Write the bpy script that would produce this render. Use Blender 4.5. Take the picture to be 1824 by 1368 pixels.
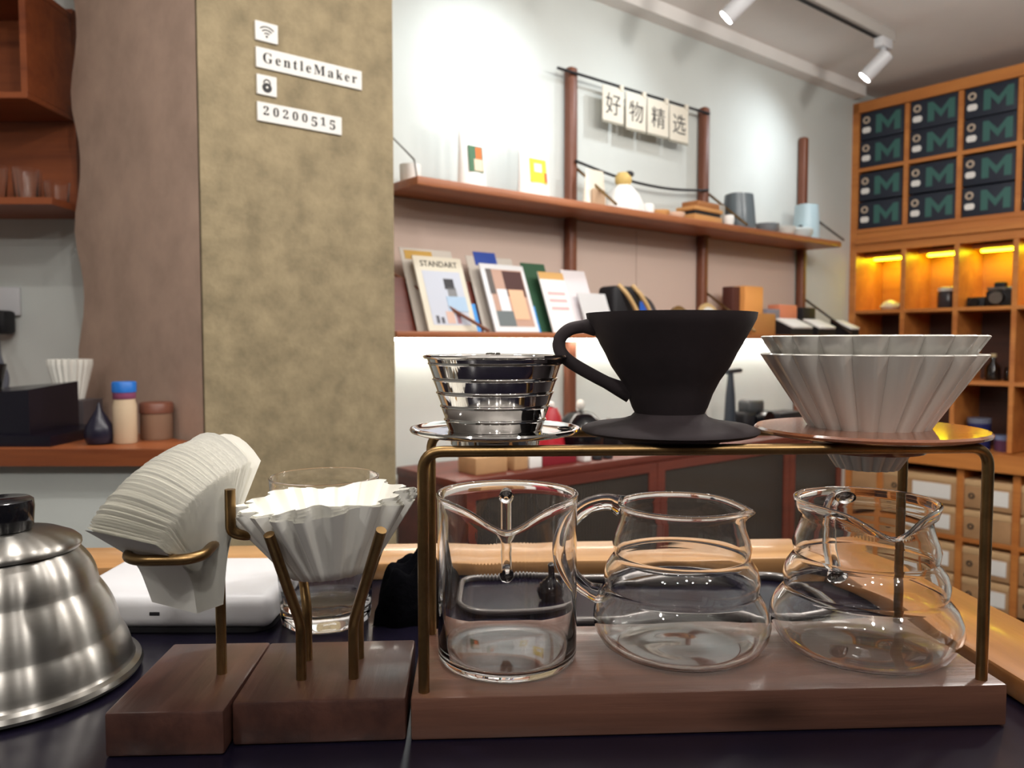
import bpy, bmesh, math, random
from mathutils import Vector, Matrix
PI = math.pi
random.seed(7)
for o in list(bpy.data.objects): bpy.data.objects.remove(o)
S = bpy.context.scene
COL = S.collection

# ------------------------------------------------------------------ camera
CAMZ = 0.27
cam = bpy.data.cameras.new('camera'); camo = bpy.data.objects.new('camera', cam); COL.objects.link(camo)
cam.sensor_width = 36; cam.lens = 36*1404/1824
camo.location = (0, 0, CAMZ); camo.rotation_euler = (PI/2 - math.atan(74/1404), 0, 0)
cam.clip_start = 0.02
cam.dof.use_dof = True; cam.dof.focus_distance = 0.575; cam.dof.aperture_fstop = 10.5
S.camera = camo
# ------------------------------------------------------------------ world, exposure
wd = bpy.data.worlds.new('world'); S.world = wd; wd.use_nodes = True
wd.node_tree.nodes['Background'].inputs[0].default_value = (0.85, 0.87, 1.0, 1)
wd.node_tree.nodes['Background'].inputs[1].default_value = 0.05
S.view_settings.view_transform = 'Standard'; S.view_settings.look = 'None'
S.view_settings.gamma = 1; S.view_settings.use_curve_mapping = False
S.view_settings.exposure = 0.12
cy = S.cycles
cy.max_bounces = 14; cy.diffuse_bounces = 4; cy.glossy_bounces = 6; cy.transmission_bounces = 14; cy.transparent_max_bounces = 16
cy.sample_clamp_indirect = 6.0; cy.blur_glossy = 0.6
P_DOWN = 4.5      # ceiling downlights
P_FILL = 20.0     # unseen bulbs added to brighten ceiling, wall and bar
P_TRACK = 24.0    # track spots on the shelf wall
E_STRIP = 34.0    # LED strip below the magazine shelf
E_AMBER = 34.0    # LED strips of the lit cubbies

# ------------------------------------------------------------------ helpers
def lin(c):
    return tuple(((v/255)/12.92 if v/255 <= .04045 else ((v/255+.055)/1.055)**2.4) for v in c)
MATS = {}
def mat(name, c, rough=.5, metal=0, noise=None, bump=0, emit=0, spec=.5, trans=0, ior=1.45, coat=0, sheen=0, stretch=None, dark=.7):
    """principled material; noise = scale of a colour mottle, stretch = (x,y,z) scale of the pattern"""
    if name in MATS: return MATS[name]
    m = bpy.data.materials.new(name); m.use_nodes = True
    nt = m.node_tree; b = nt.nodes['Principled BSDF']
    col = (*lin(c), 1)
    b.inputs['Base Color'].default_value = col
    b.inputs['Roughness'].default_value = rough; b.inputs['Metallic'].default_value = metal
    b.inputs['Specular IOR Level'].default_value = spec; b.inputs['IOR'].default_value = ior
    b.inputs['Transmission Weight'].default_value = trans; b.inputs['Coat Weight'].default_value = coat
    b.inputs['Coat Roughness'].default_value = .12
    if emit:
        b.inputs['Emission Color'].default_value = col; b.inputs['Emission Strength'].default_value = emit
    if noise:
        tc = nt.nodes.new('ShaderNodeTexCoord'); mp = nt.nodes.new('ShaderNodeMapping')
        mp.inputs['Scale'].default_value = stretch or (1, 1, 1)
        nt.links.new(tc.outputs['Object'], mp.inputs['Vector'])
        n1 = nt.nodes.new('ShaderNodeTexNoise'); n1.inputs['Scale'].default_value = noise
        n1.inputs['Detail'].default_value = 6; n1.inputs['Roughness'].default_value = .62
        nt.links.new(mp.outputs[0], n1.inputs['Vector'])
        r = nt.nodes.new('ShaderNodeValToRGB')
        r.color_ramp.elements[0].position = .3; r.color_ramp.elements[1].position = .7
        r.color_ramp.elements[0].color = (col[0]*dark, col[1]*dark, col[2]*dark, 1)
        k = 2-dark
        r.color_ramp.elements[1].color = (min(col[0]*k, 1), min(col[1]*k, 1), min(col[2]*k, 1), 1)
        nt.links.new(n1.outputs['Fac'], r.inputs['Fac']); nt.links.new(r.outputs['Color'], b.inputs['Base Color'])
        if bump:
            bp = nt.nodes.new('ShaderNodeBump'); bp.inputs['Strength'].default_value = bump; bp.inputs['Distance'].default_value = .01
            nt.links.new(n1.outputs['Fac'], bp.inputs['Height']); nt.links.new(bp.outputs[0], b.inputs['Normal'])
    MATS[name] = m
    return m
def wood(name, c1, c2, axis='X', scale=30, rough=.4, coat=0, knot=False):
    """wood with grain running along the object's axis"""
    if name in MATS: return MATS[name]
    m = bpy.data.materials.new(name); m.use_nodes = True
    nt = m.node_tree; b = nt.nodes['Principled BSDF']; N = nt.nodes.new; L = nt.links.new
    tc = N('ShaderNodeTexCoord'); mp = N('ShaderNodeMapping')
    st = {'X': (.06, 1, 1), 'Y': (1, .06, 1), 'Z': (1, 1, .06)}[axis]
    mp.inputs['Scale'].default_value = st; L(tc.outputs['Object'], mp.inputs['Vector'])
    n1 = N('ShaderNodeTexNoise'); n1.inputs['Scale'].default_value = scale; n1.inputs['Detail'].default_value = 5
    n1.inputs['Distortion'].default_value = .8; L(mp.outputs[0], n1.inputs['Vector'])
    n2 = N('ShaderNodeTexNoise'); n2.inputs['Scale'].default_value = scale*6; n2.inputs['Detail'].default_value = 4
    L(mp.outputs[0], n2.inputs['Vector'])
    ad = N('ShaderNodeMath'); ad.operation = 'MULTIPLY_ADD'; ad.inputs[1].default_value = .35
    L(n2.outputs['Fac'], ad.inputs[0]); L(n1.outputs['Fac'], ad.inputs[2])
    r = N('ShaderNodeValToRGB'); r.color_ramp.elements[0].position = .42; r.color_ramp.elements[1].position = .86
    r.color_ramp.elements[0].color = (*lin(c1), 1); r.color_ramp.elements[1].color = (*lin(c2), 1)
    L(ad.outputs[0], r.inputs['Fac']); out = r.outputs['Color']
    if knot:
        dist = N('ShaderNodeVectorMath'); dist.operation = 'DISTANCE'; dist.inputs[1].default_value = (knot[0], knot[1], knot[2])
        ds = N('ShaderNodeMapping'); ds.inputs['Scale'].default_value = (.35, 1, 1); ds.vector_type = 'VECTOR'
        L(tc.outputs['Object'], ds.inputs['Vector']); L(ds.outputs[0], dist.inputs[0])
        dist.inputs[1].default_value = (knot[0]*.35, knot[1], knot[2])
        mr = N('ShaderNodeMapRange'); mr.inputs['From Min'].default_value = .002; mr.inputs['From Max'].default_value = .016
        mr.inputs['To Min'].default_value = .35; mr.inputs['To Max'].default_value = 1
        L(dist.outputs['Value'], mr.inputs['Value'])
        mx = N('ShaderNodeVectorMath'); mx.operation = 'SCALE'; L(out, mx.inputs[0]); L(mr.outputs[0], mx.inputs['Scale']); out = mx.outputs[0]
    L(out, b.inputs['Base Color'])
    b.inputs['Roughness'].default_value = rough; b.inputs['Coat Weight'].default_value = coat; b.inputs['Coat Roughness'].default_value = .1
    bp = N('ShaderNodeBump'); bp.inputs['Strength'].default_value = .12; bp.inputs['Distance'].default_value = .004
    L(n2.outputs['Fac'], bp.inputs['Height']); L(bp.outputs[0], b.inputs['Normal'])
    MATS[name] = m
    return m

class MB:
    """collects geometry; build() links it as one mesh object"""
    def __init__(s): s.v = []; s.f = []
    def add(s, v, f):
        k = len(s.v); s.v += [tuple(p) for p in v]; s.f += [tuple(i+k for i in q) for q in f]; return s
    def box(s, x0, x1, y0, y1, z0, z1):
        return s.add([(x0,y0,z0),(x1,y0,z0),(x1,y1,z0),(x0,y1,z0),(x0,y0,z1),(x1,y0,z1),(x1,y1,z1),(x0,y1,z1)],
                     [(0,3,2,1),(4,5,6,7),(0,1,5,4),(1,2,6,5),(2,3,7,6),(3,0,4,7)])
    def rbox(s, x0, x1, y0, y1, z0, z1, r=.002, seg=2):
        bm = bmesh.new(); bmesh.ops.create_cube(bm, size=1)
        for v in bm.verts: v.co = Vector(((x0+x1)/2+v.co.x*(x1-x0), (y0+y1)/2+v.co.y*(y1-y0), (z0+z1)/2+v.co.z*(z1-z0)))
        bmesh.ops.bevel(bm, geom=bm.edges[:], offset=r, segments=seg, profile=.5, affect='EDGES')
        bm.verts.index_update()
        s.add([v.co[:] for v in bm.verts], [[v.index for v in f.verts] for f in bm.faces]); bm.free(); return s
    def prism(s, pts, z0, z1, ax='z'):
        """extruded outline; ax z: pts are (x,y); ax y: pts are (x,z) and z0,z1 are y"""
        n = len(pts)
        g = (lambda p, h: (p[0], p[1], h)) if ax == 'z' else (lambda p, h: (p[0], h, p[1]))
        v = [g(p, z0) for p in pts]+[g(p, z1) for p in pts]
        return s.add(v, [tuple(range(n))[::-1], tuple(range(n, 2*n))]+[(i, (i+1) % n, n+(i+1) % n, n+i) for i in range(n)])
    def lathe(s, prof, seg=48, c=(0,0,0), fn=None, a0=0):
        """revolve (r,z) points; points with r=0 close to a pole"""
        rows = []; v = []
        for k, (r, z) in enumerate(prof):
            if r <= 1e-6:
                rows.append([len(v)]*seg); v.append((c[0], c[1], c[2]+z)); continue
            row = []
            for i in range(seg):
                a = a0+2*PI*i/seg; rr, zz = (r, z) if fn is None else fn(a, r, z, k)
                row.append(len(v)); v.append((c[0]+rr*math.cos(a), c[1]+rr*math.sin(a), c[2]+zz))
            rows.append(row)
        f = []
        for A, B in zip(rows, rows[1:]):
            for i in range(seg):
                j = (i+1) % seg
                q = []
                for w in (A[i], A[j], B[j], B[i]):
                    if w not in q: q.append(w)
                if len(q) > 2: f.append(tuple(q))
        return s.add(v, f)
    def tube(s, path, r, seg=12, cap=True, flat=1.0, closed=False):
        """tube along a polyline; r a number or a list"""
        P = [Vector(p) for p in path]; n = len(P); v = []
        R = r if isinstance(r, (list, tuple)) else [r]*n
        prev = None
        for i, p in enumerate(P):
            t = (P[(i+1) % n]-P[i-1]) if closed else (P[min(i+1, n-1)]-P[max(i-1, 0)])
            t.normalize()
            if prev is None:
                u = t.orthogonal().normalized()
                for cand in (Vector((0,1,0)), Vector((0,0,1)), Vector((1,0,0))):
                    if abs(cand.dot(t)) < .9: u = (cand-t*cand.dot(t)).normalized(); break
            else: u = (prev-t*prev.dot(t)).normalized()
            prev = u; w = t.cross(u)
            for k in range(seg):
                a = 2*PI*k/seg; v.append(p+u*(R[i]*math.cos(a))+w*(R[i]*flat*math.sin(a)))
        f = []
        for i in range(n if closed else n-1):
            j = (i+1) % n
            for k in range(seg):
                l = (k+1) % seg; f.append((i*seg+k, i*seg+l, j*seg+l, j*seg+k))
        if cap and not closed: f += [tuple(range(seg))[::-1], tuple(range((n-1)*seg, n*seg))]
        return s.add(v, f)
    def grid(s, rows):
        n = len(rows[0]); v = [p for r in rows for p in r]
        return s.add(v, [(i*n+j, i*n+j+1, (i+1)*n+j+1, (i+1)*n+j) for i in range(len(rows)-1) for j in range(n-1)])
    def build(s, name, m, parent=None, smooth=40, loc=None, kind=None, label=None):
        me = bpy.data.meshes.new(name); me.from_pydata(s.v, [], s.f); me.update()
        bm = bmesh.new(); bm.from_mesh(me); bmesh.ops.recalc_face_normals(bm, faces=bm.faces[:]); bm.to_mesh(me); bm.free()
        if smooth:
            me.polygons.foreach_set('use_smooth', [True]*len(me.polygons)); me.set_sharp_from_angle(angle=math.radians(smooth))
        me.materials.append(m)
        o = bpy.data.objects.new(name, me); COL.objects.link(o)
        if parent: o.parent = parent
        if loc: o.location = loc
        if kind: o['kind'] = kind
        if label: o['label'] = label
        return o
def spline(pts, n=6):
    """Catmull-Rom through the points"""
    P = [Vector(p) for p in pts]; P = [2*P[0]-P[1]]+P+[2*P[-1]-P[-2]]; out = []
    for i in range(1, len(P)-2):
        for k in range(n):
            t = k/n; a, b, c, d = P[i-1:i+3]
            out.append(.5*((2*b)+(c-a)*t+(2*a-5*b+4*c-d)*t*t+(3*b-a-3*c+d)*t**3))
    return out+[P[-2]]
def fillet(pts, rad, n=6):
    P = [Vector(p) for p in pts]; out = [P[0]]
    for i in range(1, len(P)-1):
        a = (P[i-1]-P[i]); b = (P[i+1]-P[i]); d = min(rad, a.length*.49, b.length*.49)
        p0 = P[i]+a.normalized()*d; p2 = P[i]+b.normalized()*d
        for k in range(n+1):
            t = k/n; out.append(p0*(1-t)**2+P[i]*2*t*(1-t)+p2*t*t)
    return out+[P[-1]]
# frames: world, shelf wall (x along the wall to the right, -y out into the room), cubby unit (x to the right, y into the unit)
CORNER = (2.0, 4.7)
FR = {'W': ((0, 0), 0), 'S': (CORNER, math.radians(39)), 'U': (CORNER, math.radians(-51)), 'R': ((-.0685, .5205), math.radians(2.94))}
def place(fr, x, y):
    (cx, cy_), a = FR[fr]
    return cx+x*math.cos(a)-y*math.sin(a), cy_+x*math.sin(a)+y*math.cos(a)
def thing(name, label, cat, pos=(0,0,0), fr='W', rot=0, group=None, kind=None):
    o = bpy.data.objects.new(name, None); COL.objects.link(o)
    X, Y = place(fr, pos[0], pos[1]); o.location = (X, Y, pos[2]); o.rotation_euler = (0, 0, FR[fr][1]+rot)
    o.empty_display_size = .05
    if label: o['label'] = label
    if cat: o['category'] = cat
    if group: o['group'] = group
    if kind: o['kind'] = kind
    return o
def tag(o, label, cat, group=None, pos=None, fr='W', rot=0):
    o['label'] = label; o['category'] = cat
    if group: o['group'] = group
    if pos:
        X, Y = place(fr, pos[0], pos[1]); o.location = (X, Y, pos[2]); o.rotation_euler = (0, 0, FR[fr][1]+rot)
    return o
def struct(o, fr=None, label=None):
    o['kind'] = 'structure'
    if label: o['label'] = label
    if fr:
        (cx, cy_), a = FR[fr]; o.location = (cx, cy_, 0); o.rotation_euler = (0, 0, a)
    return o
def dup(root, label=None):
    r = root.copy(); COL.objects.link(r)
    if label: r['label'] = label
    for ch in list(root.children):
        c = ch.copy(); COL.objects.link(c); c.parent = r
        for g in ch.children:
            d = g.copy(); COL.objects.link(d); d.parent = c
    return r
def move(o, pos, fr='W', rot=0):
    X, Y = place(fr, pos[0], pos[1]); o.location = (X, Y, pos[2]); o.rotation_euler = (0, 0, FR[fr][1]+rot); return o
def text(body, name, m, parent, size, loc, rot=(PI/2,0,0), width=None, extrude=.0006, spacing=1.0, align='LEFT', thin=0):
    c = bpy.data.curves.new('lettering', 'FONT'); c.body = body; c.size = size; c.extrude = extrude; c.space_character = spacing
    c.align_x = align; c.offset = thin
    t = bpy.data.objects.new('lettering', c); COL.objects.link(t); bpy.context.view_layer.update()
    me = bpy.data.meshes.new_from_object(t.evaluated_get(bpy.context.evaluated_depsgraph_get()))
    bpy.data.objects.remove(t); bpy.data.curves.remove(c)
    me.materials.clear(); me.materials.append(m)
    o = bpy.data.objects.new(name, me); COL.objects.link(o); o.parent = parent; o.location = loc; o.rotation_euler = rot
    if width and me.vertices:
        xs = [v.co.x for v in me.vertices]; k = width/(max(xs)-min(xs)); o.scale = (k, 1, 1)
    return o

# ------------------------------------------------------------------ materials
M = {}
M['wall'] = mat('white_plaster', (203, 207, 203), .85, noise=3, dark=.97)
M['ceil'] = mat('ceiling_paint', (232, 228, 224), .9, noise=3, dark=.97)
M['floor'] = mat('floor_concrete', (92, 84, 78), .6, noise=4, dark=.8)
M['concrete'] = mat('pillar_concrete', (140, 126, 99), .9, noise=15, bump=.5, dark=.74)
M['pillar_lit'] = mat('pillar_left_lit', (180, 153, 136), .9, noise=7, bump=.25, dark=.86)  # pinker and lighter: the light on the left face put into colour
M['shelfwood'] = wood('shelf_wood', (134, 76, 46), (170, 104, 64), 'X', 14, .45)
M['polewood'] = wood('pole_wood', (92, 50, 34), (126, 74, 50), 'Z', 20, .45)
M['unitwood'] = wood('unit_wood', (176, 104, 50), (206, 134, 68), 'X', 10, .4)
M['unitdark'] = wood('unit_back', (66, 42, 36), (88, 56, 44), 'X', 10, .5)
M['cabwood'] = wood('cabinet_wood', (84, 36, 28), (112, 52, 38), 'X', 14, .4)
M['redwood'] = wood('upper_shelf_wood', (120, 60, 34), (156, 84, 46), 'X', 12, .45)
M['counterwood'] = wood('back_counter_wood', (120, 62, 34), (158, 90, 50), 'X', 14, .4)
M['ledge'] = wood('ledge_oak', (160, 116, 72), (196, 152, 104), 'X', 16, .3, .4)  # same oak as the right run, paler: wall glare put into colour
M['ledge_y'] = wood('ledge_oak_y', (122, 78, 38), (156, 104, 56), 'Y', 16, .3, .3)
M['walnut'] = wood('walnut', (40, 24, 22), (74, 47, 39), 'Y', 26, .34, .2)
M['rackbase'] = wood('rack_base_walnut', (70, 45, 37), (106, 72, 58), 'X', 26, .36, .2, knot=(.246, 0, .014))
M['disc'] = wood('disc_wood', (110, 62, 42), (150, 92, 62), 'X', 24, .16, .6)
M['black'] = mat('black_counter', (17, 14, 27), .22)
M['blackmatte'] = mat('black_matte', (24, 23, 27), .6)
M['blackgloss'] = mat('black_gloss', (16, 16, 20), .12)
M['cloth'] = mat('black_cloth', (5, 5, 8), 1, spec=.05, noise=60, bump=.4, dark=.7)
M['brass'] = mat('aged_brass', (142, 114, 76), .36, 1, noise=40, dark=.75)
M['chrome'] = mat('polished_steel', (200, 198, 196), .05, 1)
M['steel'] = mat('brushed_steel', (138, 135, 130), .3, 1, noise=12, stretch=(1, 1, 14), dark=.94)
_b = M['steel'].node_tree.nodes['Principled BSDF']; _b.inputs['Anisotropic'].default_value = .95; _b.inputs['Anisotropic Rotation'].default_value = .25
_t = M['steel'].node_tree.nodes.new('ShaderNodeTangent'); _t.direction_type = 'RADIAL'; _t.axis = 'Z'; M['steel'].node_tree.links.new(_t.outputs[0], _b.inputs['Tangent'])
M['clay'] = mat('black_clay', (38, 29, 32), .8, noise=14, dark=.75, bump=.1)
M['porcelain'] = mat('white_porcelain', (218, 214, 206), .22, coat=.3)
M['paper'] = mat('filter_paper', (236, 234, 226), .9)
M['whiteplastic'] = mat('white_plastic', (206, 206, 209), .35)
M['glass'] = mat('clear_glass', (255, 255, 255), 0, trans=1, ior=1.46)
M['amberglass'] = mat('smoked_glass', (150, 150, 150), .05, trans=1, ior=1.4)
M['green'] = mat('box_green', (36, 42, 56), .55, noise=6, dark=.9)
M['logo'] = mat('logo_green', (60, 104, 98), .5)
M['ring'] = mat('eyelet_metal', (196, 178, 158), .35)
M['white'] = mat('white_card', (238, 236, 232), .6)
M['offwhite'] = mat('off_white', (220, 212, 196), .7)
M['plate'] = mat('plate_white', (224, 222, 218), .9, spec=.1)
M['ink'] = mat('black_ink', (34, 34, 36), .6)
M['greyink'] = mat('grey_ink', (40, 40, 42), .9, spec=.1)
M['kraft'] = mat('kraft_card', (178, 138, 98), .8, noise=8, dark=.9)
M['lamp'] = mat('lamp_lens', (255, 252, 245), .4, emit=25)
M['strip'] = mat('led_strip', (250, 250, 240), .4, emit=E_STRIP)
M['amber'] = mat('amber_led', (226, 230, 28), .4, emit=E_AMBER)
def flat(name, c, rough=.6, metal=0): return mat(name, c, rough, metal)
def flutedglass():
    m = bpy.data.materials.new('fluted_glass'); m.use_nodes = True; nt = m.node_tree; b = nt.nodes['Principled BSDF']
    b.inputs['Base Color'].default_value = (*lin((88, 82, 76)), 1); b.inputs['Roughness'].default_value = .22
    tc = nt.nodes.new('ShaderNodeTexCoord'); w = nt.nodes.new('ShaderNodeTexWave'); w.inputs['Scale'].default_value = 22
    w.bands_direction = 'X'; nt.links.new(tc.outputs['Object'], w.inputs['Vector'])
    bp = nt.nodes.new('ShaderNodeBump'); bp.inputs['Strength'].default_value = .6; bp.inputs['Distance'].default_value = .006
    nt.links.new(w.outputs['Fac'], bp.inputs['Height']); nt.links.new(bp.outputs[0], b.inputs['Normal'])
    b.inputs['Transmission Weight'].default_value = .55
    return m
M['fluted'] = flutedglass()

# ------------------------------------------------------------------ room shell
FLOOR, CEIL = -1.25, 1.75
struct(MB().box(-3.4, 5.2, -3.2, 6.6, FLOOR-.1, FLOOR).build('floor', M['floor'], smooth=0))
struct(MB().box(-3.4, 5.2, -3.2, 6.6, CEIL, CEIL+.1).build('ceiling', M['ceil'], smooth=0))
struct(MB().box(-3.95, .42, 0, .12, FLOOR, CEIL).build('wall_back', M['wall'], smooth=0), 'S')
struct(MB().box(-.1, 5.0, .36, .48, FLOOR, CEIL).build('wall_right', M['wall'], smooth=0), 'U')
struct(MB().box(-3.4, -1.30, 2.52, 2.64, FLOOR, CEIL).build('wall_left', M['wall'], smooth=0))
struct(MB().box(-3.4, -3.28, -3.2, 2.52, FLOOR, CEIL).build('wall_side', M['wall'], smooth=0))
struct(MB().box(-3.28, 5.2, -3.2, -3.08, FLOOR, CEIL).build('wall_front', flat('rear_wall', (96, 88, 84)), smooth=0))
# cornice along the shelf wall
struct(MB().box(-3.36, -.002, -.078, 0, 1.69, CEIL).build('trim_1', M['ceil'], smooth=0), 'S')
# concrete pillar and its left face; their different light is put into the colours
struct(MB().box(-3.893, -3.364, -.449, -.001, FLOOR, CEIL).build('wall_pillar', M['concrete'], smooth=0), 'S', 'rough olive-beige concrete pillar carrying the network name plates')
def pillar_left_face():
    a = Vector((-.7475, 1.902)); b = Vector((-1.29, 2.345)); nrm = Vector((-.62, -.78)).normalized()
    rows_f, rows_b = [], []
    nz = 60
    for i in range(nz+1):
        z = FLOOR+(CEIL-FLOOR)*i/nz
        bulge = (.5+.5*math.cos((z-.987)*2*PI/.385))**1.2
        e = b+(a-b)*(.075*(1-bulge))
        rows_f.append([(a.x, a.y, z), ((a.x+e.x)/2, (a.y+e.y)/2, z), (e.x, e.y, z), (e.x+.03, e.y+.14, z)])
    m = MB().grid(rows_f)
    return m.build('wall_return', M['pillar_lit'], smooth=30)
struct(pillar_left_face(), None, 'wavy-edged left face of the concrete pillar, pinkish light painted into its colour')

# ------------------------------------------------------------------ foreground counter and ledge
YAW = math.radians(2.94)
t = thing('bar_counter', 'dark glossy counter under the coffee rack and kettle', 'counter', (0, 0, 0), 'W', YAW)
MB().rbox(-1.6, .490, .06, .972, -.04, 0, .003).build('top', M['black'], t)
MB().box(-1.55, .47, .10, .93, FLOOR+.001, -.041).build('front_panel', M['blackmatte'], t, smooth=0)
t = thing('bar_ledge', 'raised oak ledge running behind and right of the black counter', 'ledge', (0, 0, 0), 'W', YAW)
MB().rbox(-1.5, .4075, .888, .977, .0005, .020, .003).build('plank', M['ledge'], t)
MB().rbox(.408, .495, .0, .977, .0005, .020, .003).build('plank', M['ledge_y'], t)

# ------------------------------------------------------------------ pour-over rack
rk = thing('pour_over_rack', 'walnut base with two brass hoops holding three coffee drippers', 'rack', (0, 0, 0), 'R')
MB().rbox(0, .4175, 0, .130, .0005, .03, .0016).build('base', M['rackbase'], rk)
for y in (.0095, .1185):
    pth = fillet([(.0085, y, .0285), (.0085, y, .1962), (.4045, y, .1962), (.4045, y, .0285)], .014, 8)
    MB().tube(pth, .0039, 14).build('hoop', M['brass'], rk)

# steel wave dripper
DK = .0002
kd = thing('steel_dripper', 'polished steel ribbed wave dripper on the left of the rack', 'dripper', (.0592, .0645, .2003), 'R')
prof = []
zz = [0, .0105, .021, .0315, .0425, .0535]
prof = [(.0335, .004), (.0345, .0045)]
def krad(z): return .0350+(.0490-.0350)*(z-.0045)/(.0535-.0045)
for a, b in zip([.0045, .0130, .0230, .0330, .0430], [.0130, .0230, .0330, .0430, .0545]):
    prof += [(krad(a), a+.0010), (krad(a+.0004), a+.0014), (krad(b)-.0002, b-.0016), (krad(b), b-.0012), (krad(b)+.0008, b-.0007), (krad(b)+.0008, b+.0001), (krad(b)+.0002, b+.0006)]
prof += [(.0505, .0575), (.0528, .0580), (.0536, .0592), (.0530, .0604), (.0512, .0606), (.0496, .0595), (.0335, .0060), (0, .0060)]
MB().lathe(prof, 96).build('body', M['chrome'], kd, 50)
MB().lathe([(0, .0046), (.034, .0046), (.046, .0042), (.0575, .0052), (.0605, .0068), (.0630, .0066), (.0636, .0052), (.0628, .0038), (.058, .0022), (.046, .0008), (0, .0008)], 96).build('saucer', M['chrome'], kd, 50)
MB().lathe([(0, -.0075), (.030, -.0075), (.033, -.006), (.0335, .0012), (0, .0012)], 64).build('collar', M['chrome'], kd, 50)
MB().tube([(.0525+.009*math.cos(a*PI/8)*.55-.001, -.012+.010*math.sin(a*PI/8), .0062) for a in range(16)], .0009, 6, closed=True).build('slot', M['blackgloss'], kd)
MB().rbox(-.006, .006, .0495, .0525, .0585, .0618, .001).build('tab', M['chrome'], kd)

# black clay dripper
vd = thing('clay_dripper', 'matte black clay cone dripper with loop handle on the rack', 'dripper', (.1905, .062, .2003), 'R')
outer = [(.0249, .0140), (.0262, .0175), (.0281, .0212), (.0317, .0313), (.0367, .0415), (.0438, .0517), (.0486, .0618), (.0545, .0722), (.0600, .0824), (.0622, .0870), (.0630, .0915)]
inner = [(.0608, .0916), (.0595, .086), (.052, .072), (.041, .051), (.030, .031), (.018, .008), (0, .0075)]
MB().lathe([(0, .004), (.0238, .004), (.0242, .0085)]+outer+inner, 96).build('cone', M['clay'], vd, 60)
MB().lathe([(0, .0008), (.058, .0008), (.0640, .0020), (.0662, .0040), (.0655, .0058), (.0600, .0078), (.045, .0098), (.035, .0118), (.0290, .0140), (.0255, .0175), (.0235, .0190), (0, .0190)], 96).build('saucer', M['clay'], vd, 60)
MB().lathe([(0, -.0085), (.032, -.0085), (.038, -.004), (.040, .001), (0, .001)], 64).build('foot', M['clay'], vd, 60)
hp = spline([(-.0570, 0, .0815), (-.0660, 0, .0815), (-.0755, 0, .0795), (-.0820, 0, .0740), (-.0838, 0, .0680), (-.0815, 0, .0612), (-.0735, 0, .0540), (-.0560, 0, .0440), (-.0410, 0, .0365), (-.0300, 0, .0318)], 6)
n = len(hp)
MB().tube(hp, [.0036+.0018*max(0, 1-i/6)+.0020*max(0, 1-(n-1-i)/9) for i in range(n)], 14, flat=1.35).build('handle', M['clay'], vd, 80)

# wooden dripper holder and two fluted porcelain drippers
wh = thing('dripper_holder', 'glossy wooden disc holder under the white fluted drippers', 'holder', (.3445, .0625, .2003), 'R')
MB().lathe([(.0395, .0003), (.078, .0003), (.0826, .0018), (.0832, .0036), (.0815, .0052), (.0395, .0056), (.0395, .0003)], 96).build('disc', M['disc'], wh, 40)
MB().lathe([(.0365, -.0125), (.0405, -.0125), (.0415, -.011), (.0415, -.0005), (.0365, -.0005), (.0365, -.0125)], 72).build('collar', M['disc'], wh, 40)
def origami(name, label, dz):
    NF = 20
    def fl(a, r, z, k):
        ph = (a*NF/(2*PI)) % 1.0
        s = abs(math.sin(PI*ph))            # scalloped ribs
        amp = .0022+.0042*max(0, (z+.03)/.09)
        return r-amp*(1-s)**1.3, z
    t = thing(name, label, 'dripper', (.3445, .0625, .2003+dz), 'R', group='fluted porcelain drippers on the wooden holder')
    m = MB()
    sl = .658
    def R(z): return .0445+sl*(z-.0068)
    pr = [(R(-.0265)-.003, -.0265)]+[(R(z), z) for z in (-.0262, -.012, .0068, .020, .034, .048, .0585, .0605)]
    pr += [(R(.0605)-.0010, .0614), (R(.0605)-.0030, .0612)]+[(R(z)-.0034, z) for z in (.058, .040, .020, .0, -.0262)]
    m.lathe(pr, 400, fn=fl)
    m.build('cone', M['porcelain'], t, 40)
    return t
origami('fluted_dripper', 'lower white fluted porcelain dripper seated in the wooden disc', 0)
origami('fluted_dripper', 'upper white fluted porcelain dripper nested inside its twin', .0135)

# glass servers
def server(name, label, pos, outer, inner, spout_a, spout, handle, hr, hang, neckz, seg=128, hflat=1.0):
    t = thing(name, label, 'glass server', pos, 'W', 0, group='glass servers on the rack base')
    top = max(z for r, z in outer)
    wd, dr, dz = spout
    def fn(a, r, z, k):
        d = (a-spout_a+PI) % (2*PI)-PI
        h = max(0, (z-neckz)/(top-neckz)); h = h*h*(3-2*h)
        w = math.exp(-(d/wd)**2)*h; w2 = math.exp(-abs(d/(wd*1.25))**1.5)*h
        return r+dr*w, z-dz*w2
    ro, zo = outer[-1]; ri = inner[-1][0]; cr, hr_ = (ro+ri)/2, (ro-ri)/2+.0005
    bead = [(cr+hr_*math.cos(math.radians(q)), zo+hr_*.4+hr_*math.sin(math.radians(q))) for q in range(-30, 211, 20)]
    MB().lathe(outer[:-1]+bead+inner[:-1][::-1], seg, fn=fn).build('body', M['glass'], t, 80)
    ca, sa = math.cos(hang), math.sin(hang)
    pts = spline([(r*ca, r*sa, z) for r, z in handle], 6)
    n = len(pts)
    MB().tube(pts, [hr*(1+.35*max(0, 1-i/5)+.35*max(0, 1-(n-1-i)/5)) for i in range(n)], 16, flat=hflat).build('handle', M['glass'], t, 80)
    return t
g = .0022
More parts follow.
